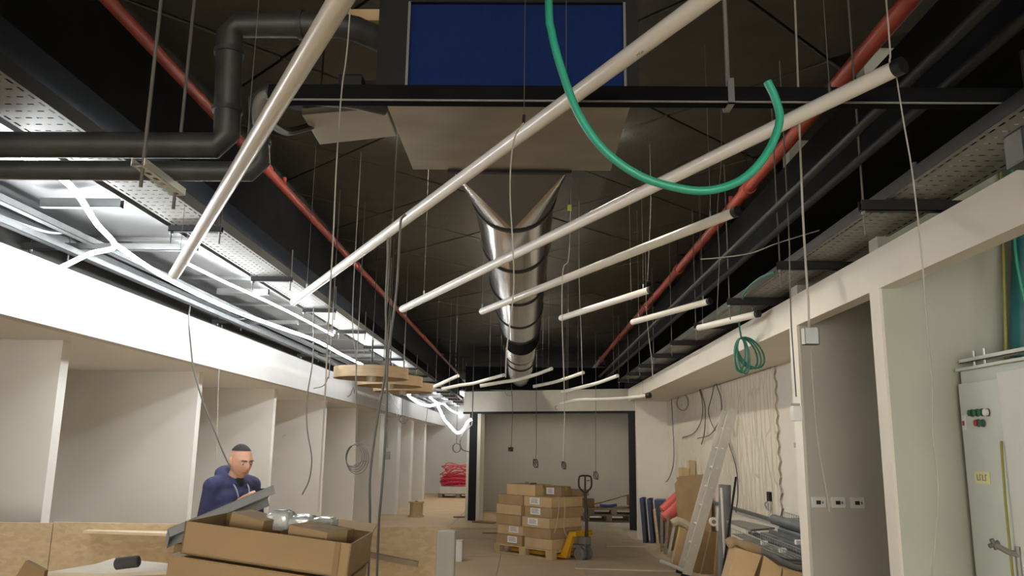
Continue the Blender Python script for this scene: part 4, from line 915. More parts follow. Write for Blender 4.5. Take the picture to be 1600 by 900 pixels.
# --- things along the right wall
def slab_between(p0, p1, wvec, tvec):
    p0, p1, wvec, tvec = Vector(p0), Vector(p1), Vector(wvec), Vector(tvec); return MB().obox(p0-wvec/2-tvec/2, p1-p0, wvec, tvec)
for k, x in enumerate((2.16, 2.285, 2.41)):
    t = thing('folding_crate', ['folded blue plastic crate, outermost of the three', 'folded blue plastic crate in the middle of three', 'folded slate blue plastic crate against its two neighbours'][k], 'crate', (x, 15.36-0.05*k, 0), -0.25)
    hgt = 0.80-0.01*k
    wd = 0.05 if k < 2 else 0.15
    m = MB().prism([(0.05,-0.22,0),(0.05+wd,-0.22,0),(wd,-0.22,hgt),(0,-0.22,hgt)], (0,0.44,0)); m.build('panel', BLUED, t)
    MB().obox((-0.012,-0.235,hgt-0.05), (wd+0.02,0,0), (0,0.47,0), (0,0,0.05)).build('rim', BLUE, t, bevel=0.004)
    MB().prism([(0.04,-0.23,0),(0.062,-0.23,0),(0.012,-0.23,hgt-0.05),(-0.01,-0.23,hgt-0.05)], (0,0.46,0)).build('edge_rib', BLUE, t)
for k, (a, b) in enumerate((([(2.398,14.500,0.613),(2.707,14.500,0.900)]), ([(2.384,14.300,0.500),(2.687,14.300,0.761)]))):
    a, b = Vector(a), Vector(b); d = (b-a).normalized()
    tag(rebase(MB().tube([a, a+d*0.03, b-d*0.03, b], [0.06,0.10,0.10,0.07], 12).build('foam_roll', PINK, smooth=True)), ['upper red wrapped roll leaning between blue crates and cartons', 'lower red wrapped roll leaning between blue crates and cartons'][k], 'roll')
carton('wide carton standing on the floor behind the red rolls', (2.60, 14.45, 0), (0.26, 0.5, 0.46), 0, CARDD)
carton('tall brown carton standing by the wall behind the ladder', (2.606, 13.3, 0), (0.18, 0.40, 1.27), 0.0, CARDD, tape=False)
m = MB().prism([(2.38,12.78,0.02),(2.66,12.0,0.02),(2.70,11.95,1.36),(2.35,12.86,1.26),(2.36,12.83,1.22),(2.33,12.88,1.16)], (0.010,0.006,0)); o = tag(rebase(m.build('cardboard_sheet', CARDD)), 'torn flat cardboard sheet leaning on the tall brown carton', 'cardboard sheet')
carton('small carton lying on top of the tall brown carton, beside a pale box', (2.553, 13.25, 1.27), (0.12, 0.25, 0.13), 0.02, CARD2, tape=False)
carton('pale box standing on top of the tall brown carton', (2.668, 13.25, 1.27), (0.10, 0.20, 0.25), 0.0, mat('pale_box_card', (0.55,0.44,0.28), 0.85), tape=False)
# leaning wood boards
bb = [(2.317,14.498,0.000),(2.300,14.065,0.000),(2.298,13.740,0.000),(2.283,13.352,0.000)]
tt = [(2.307,13.400,0.636),(2.369,13.400,0.627),(2.430,13.400,0.608),(2.481,13.400,0.579)]
for k, (a, b) in enumerate(zip(bb, tt)):
    b = Vector(b); b.y = a[1]+0.35
    o = slab_between(a, b, (0.01,0.14,-0.02), (0.035,0,0.012)).build('wood_board', (WOOD, WOODD, WOODD, GREYEDGE)[k])
    tag(rebase(o), ['pine board leaning next to the blue crates', 'dark board leaning second from the blue crates', 'dark board leaning third from the blue crates', 'grey board leaning next to the leaning cartons'][k], 'board')
# leaning flat cartons
def leaning(p, label, ma, Y, thick=0.3, ground=False):
    q = [Vector(x) for x in p]
    if ground:
        q[0] = q[3]+(q[0]-q[3])*(q[3].z/(q[3].z-q[0].z)); q[1] = q[2]+(q[1]-q[2])*(q[2].z/(q[2].z-q[1].z))
    o = MB().prism(q, (0, thick, 0.0)).build('flat_carton', ma, bevel=0.004); tag(rebase(o), label, 'box'); return o
leaning([(2.130,12.150,0.039),(2.250,12.150,0.005),(2.394,12.150,0.533),(2.265,12.150,0.576)], 'flat carton leaning left of the ladder', CARD2, 12.1, 0.12)
leaning([(2.221,11.950,0.025),(2.356,11.950,-0.008),(2.482,11.950,0.519),(2.364,11.950,0.544)], 'flat carton leaning behind the ladder rail', CARD2, 11.9, 0.12)
leaning([(2.353,11.750,0.021),(2.440,11.750,-0.020),(2.602,11.750,0.550),(2.532,11.750,0.583)], 'narrow brown carton leaning right of the ladder rail', CARDD, 11.7, 0.09)
leaning([(2.437,11.650,-0.013),(2.614,11.650,-0.010),(2.714,11.650,0.553),(2.599,11.650,0.586)], 'brown carton leaning in the middle between ladder and grey roll', CARDD, 11.6, 0.09)
leaning([(2.574,11.400,0.010),(2.660,11.400,0.012),(2.681,11.400,0.570),(2.639,11.400,0.603)], 'brown carton leaning close to the grey roll', CARDD, 11.6, 0.09)
ps = tag(MB().tube(smooth_path([(2.083,11.800,0.659),(2.157,11.800,0.695),(2.247,11.800,0.670),(2.318,11.800,0.619),(2.379,11.800,0.559),(2.404,11.800,0.489)], 5), 0.055, 8).build('paper_bundle', mat('crumpled_paper', (0.50,0.43,0.31), 0.9, bump=0.8, bscale=20), smooth=True), 'crumpled pale packing paper draped over the leaning cartons', 'packing paper')
tr = thing('tape_roll', 'small white tape roll lying on the brown cartons', 'tape roll', [(2.659,11.750,0.638)][0])
MB().tube([(0,-0.03,0.06),(0,0.03,0.06)], 0.06, 18).build('tape_winding', PAPER, tr, smooth=True); MB().tube([(0,-0.032,0.06),(0,0.032,0.06)], 0.03, 14).build('core', CARDD, tr)
# ladder
la, lb = Vector((2.215, 11.25, 0.0)), Vector((2.70, 10.15, 2.19))
PXa = [(2.167,11.300,0.035)][0]; PXb = [(2.660,10.407,2.205)][0]
la = Vector(PXa); la.z = 0.0; lb = Vector(PXb)
lad = thing('leaning_ladder', 'aluminium ladder leaning on the carved wall panel', 'ladder', la)
d = lb-la; side = Vector((0.0, 0.36, 0.0)); dn = d.normalized()
dep = Vector((0,0.03,0)); wdt = dn.cross(Vector((0,1,0))).normalized()*0.12
for k in range(2):
    o = side*k; MB().obox(o-wdt/2, d, dep, wdt).build('rail', ALU, lad, bevel=0.004)
    MB().obox(o-wdt*0.6-dn*0.0+Vector((0,-0.005,0)), dn*0.05, dep*1.4, wdt*1.2).build('foot', BLKPLAST, lad)
for k in range(8):
    p = d*(0.09+0.115*k); MB().tube([p, p+side], 0.016, 10).build('rung', ALU, lad, smooth=True)
MB().tube([dn*0.1+Vector((-0.02,-0.0,0)), Vector([(2.046,12.591,0.040)][0])-la], 0.028, 10).build('stabilizer_bar', ALU, lad, smooth=True)
# grey roll, profile, rod
def to_floor(q):
    a, b = Vector(q[0]), Vector(q[1]); return [a, a+(b-a)*(a.z/(a.z-b.z))]
tag(rebase(MB().tube([(2.36,10.0,0.0),(2.42,10.02,1.28)], 0.073, 20).build('felt_roll', ROLLG, smooth=True)), 'mottled grey roll standing upright right of the ladder', 'roll')
tag(rebase(MB().tube(to_floor([(2.277,9.600,1.264),(2.290,9.600,0.251)]), 0.014, 8).build('steel_profile', ALU)), 'thin aluminium profile standing against the grey roll', 'profile')
tag(rebase(MB().tube(to_floor([(2.376,9.300,1.400),(2.176,9.300,0.296)]), 0.013, 8).build('steel_rod', BLKMETAL)), 'dark steel rod leaning in front of the grey roll', 'rod')
# cartons and steel pile
leaning([(1.572,6.740,0.537),(1.765,6.740,0.540),(1.902,6.740,0.869),(1.699,6.740,0.925)], 'flat carton leaning under the steel pile beside the dark rod', CARD2, 6.74, 0.2, True)
leaning([(1.824,6.740,0.517),(2.011,6.740,0.496),(2.060,6.740,0.773),(1.922,6.740,0.869)], 'flat carton leaning in the middle under the steel pile', CARD2, 6.74, 0.2, True)
leaning([(2.026,6.740,0.496),(2.247,6.740,0.476),(2.261,6.740,0.728),(2.070,6.740,0.773)], 'flat carton leaning under the steel pile beside the cream column', CARD2, 6.74, 0.2, True)
carton('low carton supporting the steel pile by the wall', (2.57, 8.2, 0), (0.32, 2.0, 0.70), 0, CARDD)
bg_ = MB().tube(smooth_path([(1.648,6.820,0.944),(1.701,6.820,0.965),(1.762,6.820,0.946),(1.834,6.820,0.922),(1.916,6.820,0.899)], 5), [0.036+0.008*math.sin(i*0.55) for i in range(21)], 9).build('paper_bundle', mat('brown_packing_paper', (0.36,0.25,0.14), 0.85, bump=0.8, bscale=25), smooth=True); tag(bg_, 'crumpled brown paper bundle beside the steel pile', 'packing paper')
def sheet(pts, label, th=0.02, ma=SLATEM):
    o = MB().prism(pts, (0,0.0,-th)).build('steel_sheet', ma); return tag(rebase(o), label, 'steel sheet')
def q3(*l): return list(l)
for k in range(5):
    sheet([(2.20-0.03*(k % 2),9.15-0.2*k,0.722+0.0235*k),(2.30-0.05*(k % 3),7.0+0.06*k,0.722+0.0235*k),(2.72,7.0,0.722+0.0235*k),(2.72,9.15-0.15*k,0.722+0.0235*k)], ['dull grey steel sheet at the bottom of the steel pile','dull grey steel sheet second from the bottom of the pile','dull grey steel sheet third from the bottom of the pile','dull grey steel sheet fourth from the bottom of the pile','dull grey steel sheet under the wire trays on the pile'][k], 0.022)
for k in range(3):
    cable('grey_hose', [(2.395+0.037*k,8.9-0.1*k,0.832),(2.387+0.037*k,8.2,0.832),(2.397+0.037*k,7.6,0.832),(2.389+0.037*k,7.02,0.832)], 0.016, SLATEM, ['thin grey hose along the outer edge of the steel pile','thin grey hose winding over the middle of the steel pile','thin grey hose nearest the tracks on the steel pile'][k], 'hose')
sheet([(2.30,9.5,0.905),(2.47,9.6,0.905),(2.62,8.75,0.905),(2.30,8.5,0.905)], 'bent steel sheet sticking out toward the grey roll', 0.02, GALVM)
sheet([(2.38,8.45,0.884),(2.66,8.48,0.884),(2.72,7.0,0.884),(2.40,6.97,0.884)], 'grey steel sheet lying slanted on the pile', 0.037)
for k, (x, z, y0, y1) in enumerate(((2.50, 0.884, 8.4, 7.0), (2.672, 0.884, 8.4, 7.1))):
    m = MB(); m.box(x-0.045,x+0.045,y1,y0,z,z+0.003); m.box(x-0.045,x-0.042,y1,y0,z,z+0.04); m.box(x+0.042,x+0.045,y1,y0,z,z+0.04)
    tag(rebase(m.build('steel_track', SLATEM)), ['open steel track lying on the pile edge', 'open steel track lying on the pile toward the wall'][k], 'track')
m = MB(); n_ = 20
tag(rebase(MB().tube([(2.57,8.6,1.0),(2.575,7.1,1.0)], 0.05, 20, caps=False).build('steel_pipe', SLATEM, smooth=True)), 'open steel pipe lying on the steel pile', 'pipe')
tag(rebase(MB().tube([(2.585,8.4,0.918),(2.587,7.0,0.918)], 0.035, 14).build('grey_tube', SLATEM, smooth=True)), 'thin dark grey tube along the front of the steel pile', 'tube')
cable('grey_hose', [(1.931,6.840,0.886),(2.008,6.840,0.858),(2.093,6.840,0.809),(2.184,6.840,0.771),(2.297,6.840,0.753)], 0.025, SLATEM, 'thick dark grey hose lying over the cartons below the steel pile', 'hose', n=10)
def wire_tray(o, uu, vv, ww, nu, nv, label):
    t = thing('wire_mesh_tray', label, 'wire tray', o)
    uu, vv, ww = Vector(uu), Vector(vv), Vector(ww); r = 0.0035
    for i in range(nu+1): p = uu*i/nu; MB().tube([p+ww, p, p+vv, p+vv+ww], r, 5).build('cross_wire', WIRE, t)
    for j in range(nv+1): p = vv*j/nv; MB().tube([p, p+uu], r, 5).build('long_wire', WIRE, t)
    for s in (Vector((0,0,0)), vv): MB().tube([s+ww, s+uu+ww], r, 5).build('long_wire', WIRE, t)
wire_tray((2.47, 7.0, 1.05), (0.06, 1.1, 0.0), (0.2, 0, 0.01), (0,0,0.06), 14, 4, 'wire mesh tray on top of the steel pile beside the cream column')
wire_tray((2.18, 7.0, 0.818), (0.02, 1.9, 0.0), (0.16, 0, 0.0), (0,0,0.06), 24, 3, 'wire mesh tray hanging over the front edge of the steel pile')
for k, (x, y, z) in enumerate(((2.26,7.9,0.820),(2.42,7.4,0.884),(2.26,7.35,0.820))):
    o = tag(rebase(MB().box(-0.03,0.03,-0.025,0.025,0,0.04).build('plastic_fitting', PAPER, bevel=0.006)), ['small white fitting on the middle of the steel pile', 'small white fitting high on the steel pile', 'small white fitting at the low corner of the steel pile'][k], 'fitting'); o.location = (x,y,z)

# ================================================================== BARRIER AND FOREGROUND
bar = thing('osb_barrier', 'strand board barrier wall across the near left with a grey end post', 'barrier', (-1.9, 4.6, 0))
for k, (x0, x1) in enumerate(((-4.2+1.9, -2.65+1.9), (-2.645+1.9, -1.43+1.9), (-1.425+1.9, -0.49+1.9))):
    MB().box(x0, x1, 0, 0.018, 0.0, 1.242+0.006*k).build('strand_board', OSB, bar)
MB().box(-4.2+1.9, -0.5+1.9, 0.02, 0.07, 1.17, 1.235).build('top_rail', WOOD, bar); MB().box(-4.2+1.9, -0.5+1.9, 0.02, 0.07, 0, 0.05).build('bottom_rail', WOOD, bar)
for x in (-3.6, -3.0, -2.4, -1.8, -1.2, -0.6): MB().box(x+1.9-0.02, x+1.9+0.02, 0.02, 0.07, 0.05, 1.17).build('stud', WOOD, bar)
MB().box(-0.489+1.9, -0.388+1.9, -0.015, 0.08, 0, 1.235).build('end_post', GREYEDGE, bar, bevel=0.012)
MB().obox((-0.86+1.9, -0.03, 1.09), (0.27,0,-0.045), (0,0.028,0), (0.005,0,0.028)).build('wood_batten', WOODD, bar)

# work table carrying the carton pile (its top lies just under the picture)
tb = thing('work_table', 'rough plywood work table under the near cartons', 'table', (-1.1, 3.0, 0))
MB().box(-0.95, 0.75, -0.5, 0.5, 1.05, 1.075).build('table_top', WOOD, tb)
for sx in (-0.85, 0.65):
    for sy in (-0.42, 0.42): MB().box(sx-0.03, sx+0.03, sy-0.03, sy+0.03, 0, 1.05).build('leg', WOOD, tb)

def tilted_box(name, label, o, a, b, h, ma, openbox=False, cat='box'):
    """o near right top corner, a vector to the left top corner, b vector to the far right top corner, h height"""
    o, a, b = Vector(o), Vector(a), Vector(b); nrm = b.cross(a).normalized()
    if nrm.z < 0: nrm = -nrm
    t = thing(name, label, cat, o-nrm*h)
    n = nrm*h
    if not openbox:
        MB().obox((0,0,0), a, b, n*0.97).build('carton_body', ma, t, bevel=0.003)
        MB().obox(n*0.97, a, b*0.49, n*0.03).build('flap', ma, t); MB().obox(n*0.97+b*0.51, a, b*0.49, n*0.03).build('flap', ma, t)
    else:
        w_ = 0.006; an, bn = a.normalized()*w_, b.normalized()*w_
        MB().obox((0,0,0), a, b, nrm*w_).build('bottom', ma, t)
        MB().obox((0,0,0), a, bn, n).build('side_panel', ma, t); MB().obox(b-bn, a, bn, n).build('side_panel', ma, t)
        MB().obox((0,0,0), an, b, n).build('end_panel', ma, t); MB().obox(a-an, an, b, n).build('end_panel', ma, t)
        MB().obox(b-bn+n*0.95, a*0.68, b.normalized()*0.10+nrm*0.02, nrm*w_).build('flap', CARD2, t)
        MB().obox(a*0.06-bn*0.5-an*0.1, a.normalized()*0.02, -bn*0.6, n).build('corner_strip', CARDD, t)
    return t
bo = Vector((-0.543, 2.60, 1.393)); av = Vector((-0.60, 0.165, 0.046)); bv = Vector((-0.01, 0.40, -0.004))
tilted_box('open_carton', 'long open carton tilted on the pile, holding smaller boxes', bo, av, bv, 0.105, CARD, True)
tilted_box('cardboard_box', 'long closed carton under the tilted open carton', bo+Vector((-0.015,0.005,-0.114)), av*1.06, bv, 0.10, CARD)
tilted_box('cardboard_box', 'long closed carton at the bottom of the near pile', bo+Vector((0.0,0.0,-0.222)), Vector((-0.62,0.17,0.012)), bv, 0.085, CARD)
tilted_box('cardboard_box', 'flat small carton lying in the open carton beside the steel cover', [(-0.894,2.820,1.438)][0], Vector((-0.125,0.03,0.026)), (0.03,0.12,0.0), 0.075, CARD)
tilted_box('cardboard_box', 'flat small carton at the near end of the open carton', [(-0.642,2.680,1.418)][0], Vector((-0.135,0.03,0.020)), (0.05,0.09,0.004), 0.075, CARD)
tilted_box('cardboard_box', 'flat small carton behind the near end of the open carton', [(-0.615,2.800,1.411)][0], Vector((-0.10,0.03,0.012)), (0.02,0.08,0.0), 0.07, CARDD)
# plastic wrapped packs
def pack(p, sx, sy, sz, label, seed):
    r = random.Random(seed); bm = bmesh.new(); bmesh.ops.create_icosphere(bm, subdivisions=3, radius=1.0)
    for v_ in bm.verts:
        c = v_.co; k = 1+r.uniform(-0.05, 0.05)
        for i in range(3): c[i] = math.copysign(abs(c[i])**0.55, c[i])*k
        c.x *= sx; c.y *= sy; c.z = (c.z+1)*sz
    me = bpy.data.meshes.new('wrapped_pack'); bm.to_mesh(me); bm.free(); me.materials.append(PLASTICW)
    o = bpy.data.objects.new('wrapped_pack', me); COL.objects.link(o); o.location = p; return tag(o, label, 'pack')
pack([(-0.871,2.930,1.396)][0], 0.045, 0.05, 0.036, 'tall clear plastic wrapped pack next to the flat carton', 1)
pack([(-0.789,2.930,1.397)][0], 0.045, 0.05, 0.028, 'clear plastic wrapped pack in the middle of the open carton', 2)
pack([(-0.710,2.930,1.398)][0], 0.042, 0.05, 0.024, 'low clear plastic wrapped pack toward the near end of the carton', 3)
# folded steel cover
s0, s1 = Vector([(-1.381,3.180,1.370)][0]), Vector([(-0.983,3.180,1.540)][0])
fs = thing('steel_cover', 'folded grey steel cover lying slanted behind the open carton', 'steel cover', s0)
d = s1-s0; wv = Vector((-0.05, 0.10, -0.055)); nv_ = d.cross(wv).normalized()
if nv_.z > 0: nv_ = -nv_
MB().obox((0,0,0), d, wv, nv_*0.003).build('panel', STEELS, fs)
MB().obox((0,0,0), d, wv.normalized()*0.003, nv_*0.034).build('flange', STEELS, fs); MB().obox(wv, d, wv.normalized()*0.003, nv_*0.034).build('flange', STEELS, fs)
MB().obox((0,0,0), d.normalized()*0.003, wv, nv_*0.034).build('end_flange', STEELS, fs)
carton('small carton on the work table propping up the steel cover', (-1.31, 3.26, 1.075), (0.10, 0.12, 0.235), 0.0, CARDD, tape=False)
# plank and low carton on the left
pk = tag(rebase(MB().prism([(-2.151,4.000,1.270),(-2.071,4.000,1.289),(-1.719,4.000,1.286),(-1.715,4.000,1.247)], (0,0.0,-0.012)).build('wood_plank', mat('pale_plank', (0.60,0.49,0.33), 0.75, var=0.08))), 'pale plank resting against the strand board barrier', 'plank')
bpy.data.objects.remove(pk)
p_ = [(-2.440,4.538,1.212),(-1.888,4.457,1.212),(-1.961,4.684,1.212),(-2.438,4.716,1.212)]
pk = tag(rebase(MB().prism(p_, (0,0,-0.014)).build('wood_plank', mat('pale_plank', (0.60,0.49,0.33), 0.75, var=0.08))), 'pale plank resting against the strand board barrier', 'plank')
lb_ = thing('torn_carton', 'torn flat carton with white lining lying on the table', 'box', (-1.40, 2.95, 1.075))
MB().prism([(-0.14,-0.16,0),(0.155,-0.16,0),(0.17,0.14,0),(-0.16,0.14,0)], (0,0,0.135)).build('carton_body', CARD, lb_)
q = [(-1.716,2.973,1.235),(-1.650,3.188,1.235),(-1.662,3.349,1.235),(-1.398,3.236,1.235),(-1.341,3.174,1.235),(-1.296,3.051,1.235),(-1.508,2.967,1.235)]
lo_ = Vector(lb_.location)
MB().prism([Vector(p)-lo_ for p in q], (0,0,-0.012)).build('lining_sheet', mat('pale_lining', (0.68,0.60,0.47), 0.7, var=0.05), lb_)
q = [(-1.691,2.750,1.246),(-1.660,2.750,1.305),(-1.633,2.750,1.293),(-1.592,2.750,1.274),(-1.593,2.750,1.248)]
MB().prism([Vector(p)-lo_ for p in q], (0.0,0.02,0)).build('torn_flap', CARDD, lb_)
ro = [(-1.421,2.880,1.281),(-1.341,2.880,1.291)]
fr = thing('foam_roll', 'short charcoal foam roll lying on the torn carton', 'roll', (ro[0][0], ro[0][1], ro[0][2]))
dd = Vector(ro[1])-Vector(ro[0]); MB().tube([(0,0,0), dd*0.04, dd*0.96, dd], [0.016,0.02,0.02,0.017], 18).build('foam_body', DKGREY, fr, smooth=True); MB().tube([-dd*0.01, dd*0.01], 0.0155, 18).build('roll_end', mat('grey_foam_end', (0.25,0.25,0.27), 0.8), fr)

# ================================================================== PERSON
def rcone(m, a, b, ra, rb, n=14, k=4):
    """rounded cone from a to b"""
    a, b = Vector(a), Vector(b); d = (b-a).normalized() if (b-a).length > 1e-6 else Vector((0,0,1)); pts = []; rs = []
    for i in range(k+1): t = math.pi/2*(1-i/k); pts.append(a-d*ra*math.sin(t)); rs.append(max(ra*math.cos(t), 1e-4))
    for i in range(1, k+1): t = math.pi/2*i/k; pts.append(b+d*rb*math.sin(t)); rs.append(max(rb*math.cos(t), 1e-4))
    # insert b ring
    pts.insert(k+1, b); rs.insert(k+1, rb)
    m.tube(pts, rs, n)
def ellip(m, c, r, n=20, k=12, M=None, fn=None):
    prof = []; c = Vector(c); base = len(m.v)
    for i in range(k+1):
        t = -math.pi/2+math.pi*i/k
        for j in range(n):
            a = 2*math.pi*j/n; p = Vector((r[0]*math.cos(t)*math.cos(a)+1e-5*math.cos(a), r[1]*math.cos(t)*math.sin(a)+1e-5*math.sin(a), r[2]*math.sin(t)))
            if fn: p = fn(p)
            if M: p = M @ p
            m.v.append(tuple(c+p))
    for i in range(k):
        for j in range(n): j2 = (j+1) % n; m.f.append((base+i*n+j, base+i*n+j2, base+(i+1)*n+j2, base+(i+1)*n+j))
    m.f.append(tuple(base+j for j in reversed(range(n)))); m.f.append(tuple(base+k*n+j for j in range(n)))
def fuse(m, name, ma, parent, voxel, smooth):
    o = m.build('tmp', ma); md = o.modifiers.new('r', 'REMESH'); md.mode = 'VOXEL'; md.voxel_size = voxel
    if smooth: s = o.modifiers.new('s', 'SMOOTH'); s.factor = 0.5; s.iterations = smooth
    dg = bpy.context.evaluated_depsgraph_get(); me = bpy.data.meshes.new_from_object(o.evaluated_get(dg))
    me.name = name; bpy.data.objects.remove(o)
    me.polygons.foreach_set('use_smooth', [True]*len(me.polygons))
    if not me.materials: me.materials.append(ma)
    r = bpy.data.objects.new(name, me); COL.objects.link(r)
    if parent: r.parent = parent
    return r

# local frame: x forward, y to the person's left, z up
HEAD = Vector((0.085, 0.0, 1.560)); HROT = Matrix.Rotation(math.radians(-4), 4, 'Z') @ Matrix.Rotation(math.radians(13), 4, 'Y') @ Matrix.Diagonal((1.04,1.04,1.05,1))
def headfn(p):
    x, y, z = p
    if z < 0:                                   # jaw and chin
        k = min(1, -z/0.118)
        y *= 1-0.30*k*k; x = x*(1-0.12*k) + 0.016*k*k
    else:
        x -= 0.012*(z/0.118)
    if x > 0:
        f = x/0.098
        x += 0.030*math.exp(-((y/0.013)**2))*math.exp(-(((z+0.022)/0.022)**2))*f      # nose tip
        x += 0.014*math.exp(-((y/0.011)**2))*math.exp(-(((z-0.005)/0.022)**2))*f      # bridge
        x += 0.007*math.exp(-(((z-0.028)/0.011)**2))*f                              # brow
        for s in (-1, 1): x -= 0.010*math.exp(-(((y-s*0.032)/0.016)**2))*math.exp(-(((z-0.006)/0.012)**2))
        x += 0.007*math.exp(-((y/0.028)**2))*math.exp(-(((z+0.058)/0.010)**2))*f      # lips
        x -= 0.005*math.exp(-((y/0.03)**2))*math.exp(-(((z+0.076)/0.008)**2))
        x += 0.008*math.exp(-((y/0.03)**2))*math.exp(-(((z+0.098)/0.016)**2))         # chin
    return Vector((x, y, z))
person = thing('person', 'person in a navy hooded jacket and black skullcap looking down at a phone', 'person', (-2.235, 6.22, 0), math.atan2(-0.60, 0.80))
J = {
 'pelvis': (0,0,0.93), 'waist': (0.0,0,1.06), 'chest': (0.0,0,1.26), 'neck': (0.02,0,1.42), 'neck2': (0.06,0,1.49),
 'rsh': (0.0,-0.165,1.375), 'rel': (-0.03,-0.195,1.10), 'rwr': (0.215,-0.10,1.245),
 'lsh': (0.0,0.165,1.375), 'lel': (0.02,0.22,1.10), 'lwr': (0.24,0.07,1.25),
 'rhip': (0,-0.095,0.90), 'rkn': (0.03,-0.11,0.49), 'ran': (0.0,-0.12,0.08),
 'lhip': (0,0.095,0.90), 'lkn': (0.03,0.11,0.49), 'lan': (0.0,0.12,0.08)}
m = MB()
rcone(m, J['pelvis'], J['waist'], 0.135, 0.125); rcone(m, J['waist'], J['chest'], 0.125, 0.135); rcone(m, J['chest'], J['neck'], 0.12, 0.065); rcone(m, J['neck'], J['neck2'], 0.062, 0.058)
rcone(m, J['neck2'], HEAD+Vector((-0.02,0,0.0)), 0.056, 0.05)
ellip(m, HEAD, (0.098, 0.078, 0.118), 40, 32, HROT, headfn)
for s in (-1, 1): ellip(m, HEAD + HROT @ Vector((-0.012, s*0.080, -0.005)), (0.018, 0.010, 0.032), 12, 8, HROT)
for a, b, ra, rb in (('rsh','rel',.055,.043),('rel','rwr',.042,.028),('lsh','lel',.055,.043),('lel','lwr',.042,.028),('rhip','rkn',.082,.056),('rkn','ran',.054,.036),('lhip','lkn',.082,.056),('lkn','lan',.054,.036)): rcone(m, J[a], J[b], ra, rb)
rcone(m, J['rsh'], (0,0,1.35), 0.06, 0.09); rcone(m, J['lsh'], (0,0,1.35), 0.06, 0.09)
# hands: palm plus five fingers each, closed around the phone
PH = Vector((0.355, -0.03, 1.265))
def hand(m, wr, palm_end, across, curl, thumb_to):
    wr, pe, ac = Vector(wr), Vector(palm_end), Vector(across)
    for s in (-1, -0.33, 0.33, 1): rcone(m, wr+(pe-wr)*0.15+ac*s*0.022, pe+ac*s*0.030, 0.014, 0.012, 10, 3)
    f = (pe-wr).normalized()
    for s, l in ((-1, 0.060), (-0.33, 0.072), (0.33, 0.070), (1, 0.058)):
        a = pe+ac*s*0.031; b = a+f*l*0.5+Vector(curl)*0.012; c = b+f*l*0.15+Vector(curl)*0.032; d_ = c-f*0.010+Vector(curl)*0.018
        rcone(m, a, b, 0.0095, 0.009, 8, 2); rcone(m, b, c, 0.009, 0.0082, 8, 2); rcone(m, c, d_, 0.0082, 0.007, 8, 2)
    tb0 = wr+(pe-wr)*0.4-ac*0.028; t1 = tb0*0.55+Vector(thumb_to)*0.45+Vector(curl)*0.012; rcone(m, tb0, t1, 0.013, 0.010, 8, 2); rcone(m, t1, thumb_to, 0.010, 0.008, 8, 2)
hand(m, J['rwr'], (0.285,-0.075,1.285), Vector((-0.15,-0.2,0.95)).normalized()*-1, Vector((0.1,0.9,0.35)).normalized(), (0.33,-0.04,1.335))
hand(m, J['lwr'], (0.31,0.045,1.285), Vector((0.1,-0.5,0.85)).normalized()*-1, Vector((0.1,-0.9,0.3)).normalized(), (0.345,0.0,1.335))
body = fuse(m, 'body', SKIN, person, 0.0055, 2)
# face details
def face(v_): return HEAD + HROT @ Vector(v_)
for s in (-1, 1):
    m = MB(); ellip(m, face((0.083, s*0.032, 0.004)), (0.008, 0.013, 0.005), 12, 8, HROT); m.build('eye', EYEW, person, smooth=True)
    m = MB(); ellip(m, face((0.0885, s*0.032, 0.0015)), (0.005, 0.006, 0.0045), 10, 8, HROT); m.build('iris', HAIR, person, smooth=True)
    m = MB(); rcone(m, face((0.101, s*0.014, 0.026)), face((0.088, s*0.048, 0.028)), 0.0045, 0.003, 8, 2); m.build('eyebrow', HAIR, person, smooth=True)
m = MB(); rcone(m, face((0.094, -0.02, -0.059)), face((0.094, 0.02, -0.059)), 0.0045, 0.0045, 8, 2); m.build('lips', SKIND, person, smooth=True)
# skullcap
m = MB(); k_ = 10; n_ = 28; base = 0
for i in range(k_+1):
    t = math.radians(90-52*i/k_)
    for j in range(n_):
        a = 2*math.pi*j/n_; p = headfn(Vector((0.104*math.cos(t)*math.cos(a), 0.083*math.cos(t)*math.sin(a), 0.125*math.sin(t))))
        m.v.append(tuple(HEAD + HROT @ (Matrix.Rotation(math.radians(-11), 4, 'Y') @ p)))
for i in range(k_):
    for j in range(n_): j2 = (j+1) % n_; m.f.append((i*n_+j, (i+1)*n_+j, (i+1)*n_+j2, i*n_+j2))
m.build('skullcap', HAIR, person, smooth=True)
# jacket
m = MB()
for z, rx, ry, x in ((0.84,0.145,0.18,0.0),(0.94,0.15,0.185,0.005),(1.06,0.155,0.188,0.01),(1.18,0.152,0.188,0.01),(1.28,0.145,0.185,0.0)): ellip(m, (x,0,z), (rx, ry, 0.13), 24, 14)
ellip(m, (0.0,0,1.385), (0.115, 0.17, 0.075), 24, 12); rcone(m, (0,-0.08,1.40), J['rsh'], 0.07, 0.075); rcone(m, (0,0.08,1.40), J['lsh'], 0.07, 0.075)
for sh, el, wr in (('rsh','rel','rwr'), ('lsh','lel','lwr')):
    rcone(m, J[sh], J[el], 0.07, 0.06); w3 = Vector(J[wr]); e3 = Vector(J[el]); rcone(m, e3, e3+(w3-e3)*0.90, 0.06, 0.044)
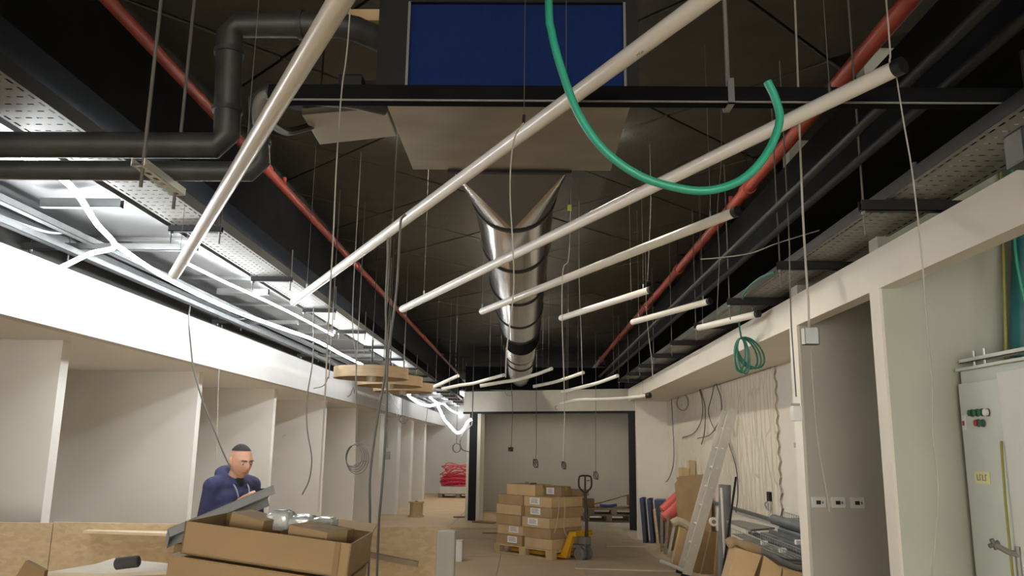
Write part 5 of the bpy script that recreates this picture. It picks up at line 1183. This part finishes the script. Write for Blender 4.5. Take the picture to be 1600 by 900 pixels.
# hood bunched behind the neck
for j in range(17):
    a = math.radians(-130+260*j/16)
    if j: rcone(m, prev_, (-0.005-0.085*math.cos(a), 0.092*math.sin(a), 1.445+0.035*math.cos(a)), 0.036+0.016*math.cos(a), 0.036+0.016*math.cos(a), 10, 3)
    prev_ = (-0.005-0.085*math.cos(a), 0.092*math.sin(a), 1.445+0.035*math.cos(a))
jk = fuse(m, 'jacket', NAVY, person, 0.011, 4)
MB().tube([(0.158,0,0.85),(0.168,0,1.05),(0.162,0,1.22),(0.135,0,1.33)], 0.006, 6).build('zipper', BLKPLAST, jk)
m = MB(); ellip(m, (0.07,0,1.40), (0.05,0.05,0.05), 16, 10); m.build('undershirt', DARKSH, person, smooth=True)
for s in (-1, 1): MB().tube(smooth_path([(0.09,s*0.06,1.40),(0.135,s*0.055,1.36),(0.158,s*0.045,1.30)], 4), 0.006, 6).build('collar_edge', mat('pale_collar', (0.25,0.27,0.33), 0.8), jk)
for wr, el in (('rwr','rel'), ('lwr','lel')):
    w3 = Vector(J[wr]); e3 = Vector(J[el]); d_ = (w3-e3); MB().tube([e3+d_*0.84, e3+d_*0.96], 0.045, 14).build('cuff', NAVY, jk, smooth=True)
# trousers and shoes
m = MB(); ellip(m, (0,0,0.89), (0.135,0.175,0.13), 20, 12)
for s in ('r','l'): rcone(m, J[s+'hip'], J[s+'kn'], 0.098, 0.078); rcone(m, J[s+'kn'], J[s+'an'], 0.078, 0.06)
fuse(m, 'trousers', NAVYD, person, 0.012, 4)
for s in (-1, 1):
    m = MB(); rcone(m, (-0.04, s*0.12, 0.055), (0.05, s*0.125, 0.05), 0.045, 0.045); rcone(m, (0.05, s*0.125, 0.045), (0.16, s*0.135, 0.038), 0.045, 0.035)
    m2 = fuse(m, 'shoe', BLKPLAST, person, 0.01, 2)
ph = thing('mobile_phone', 'black mobile phone held by the person in the navy jacket', 'phone', (0,0,0))
o = MB().box(-0.005, 0.005, -0.037, 0.037, -0.075, 0.075).build('phone_case', BLKPLAST, ph, bevel=0.003); o2 = MB().box(-0.0062, -0.005, -0.034, 0.034, -0.07, 0.07).build('screen', mat('dark_glass', (0.02,0.022,0.025), 0.1), ph)
ph.matrix_world = Matrix.Translation(person.location) @ Matrix.Rotation(person.rotation_euler.z, 4, 'Z') @ Matrix.Translation((0.36,-0.01,1.335)) @ Matrix.Rotation(math.radians(60), 4, 'Y')
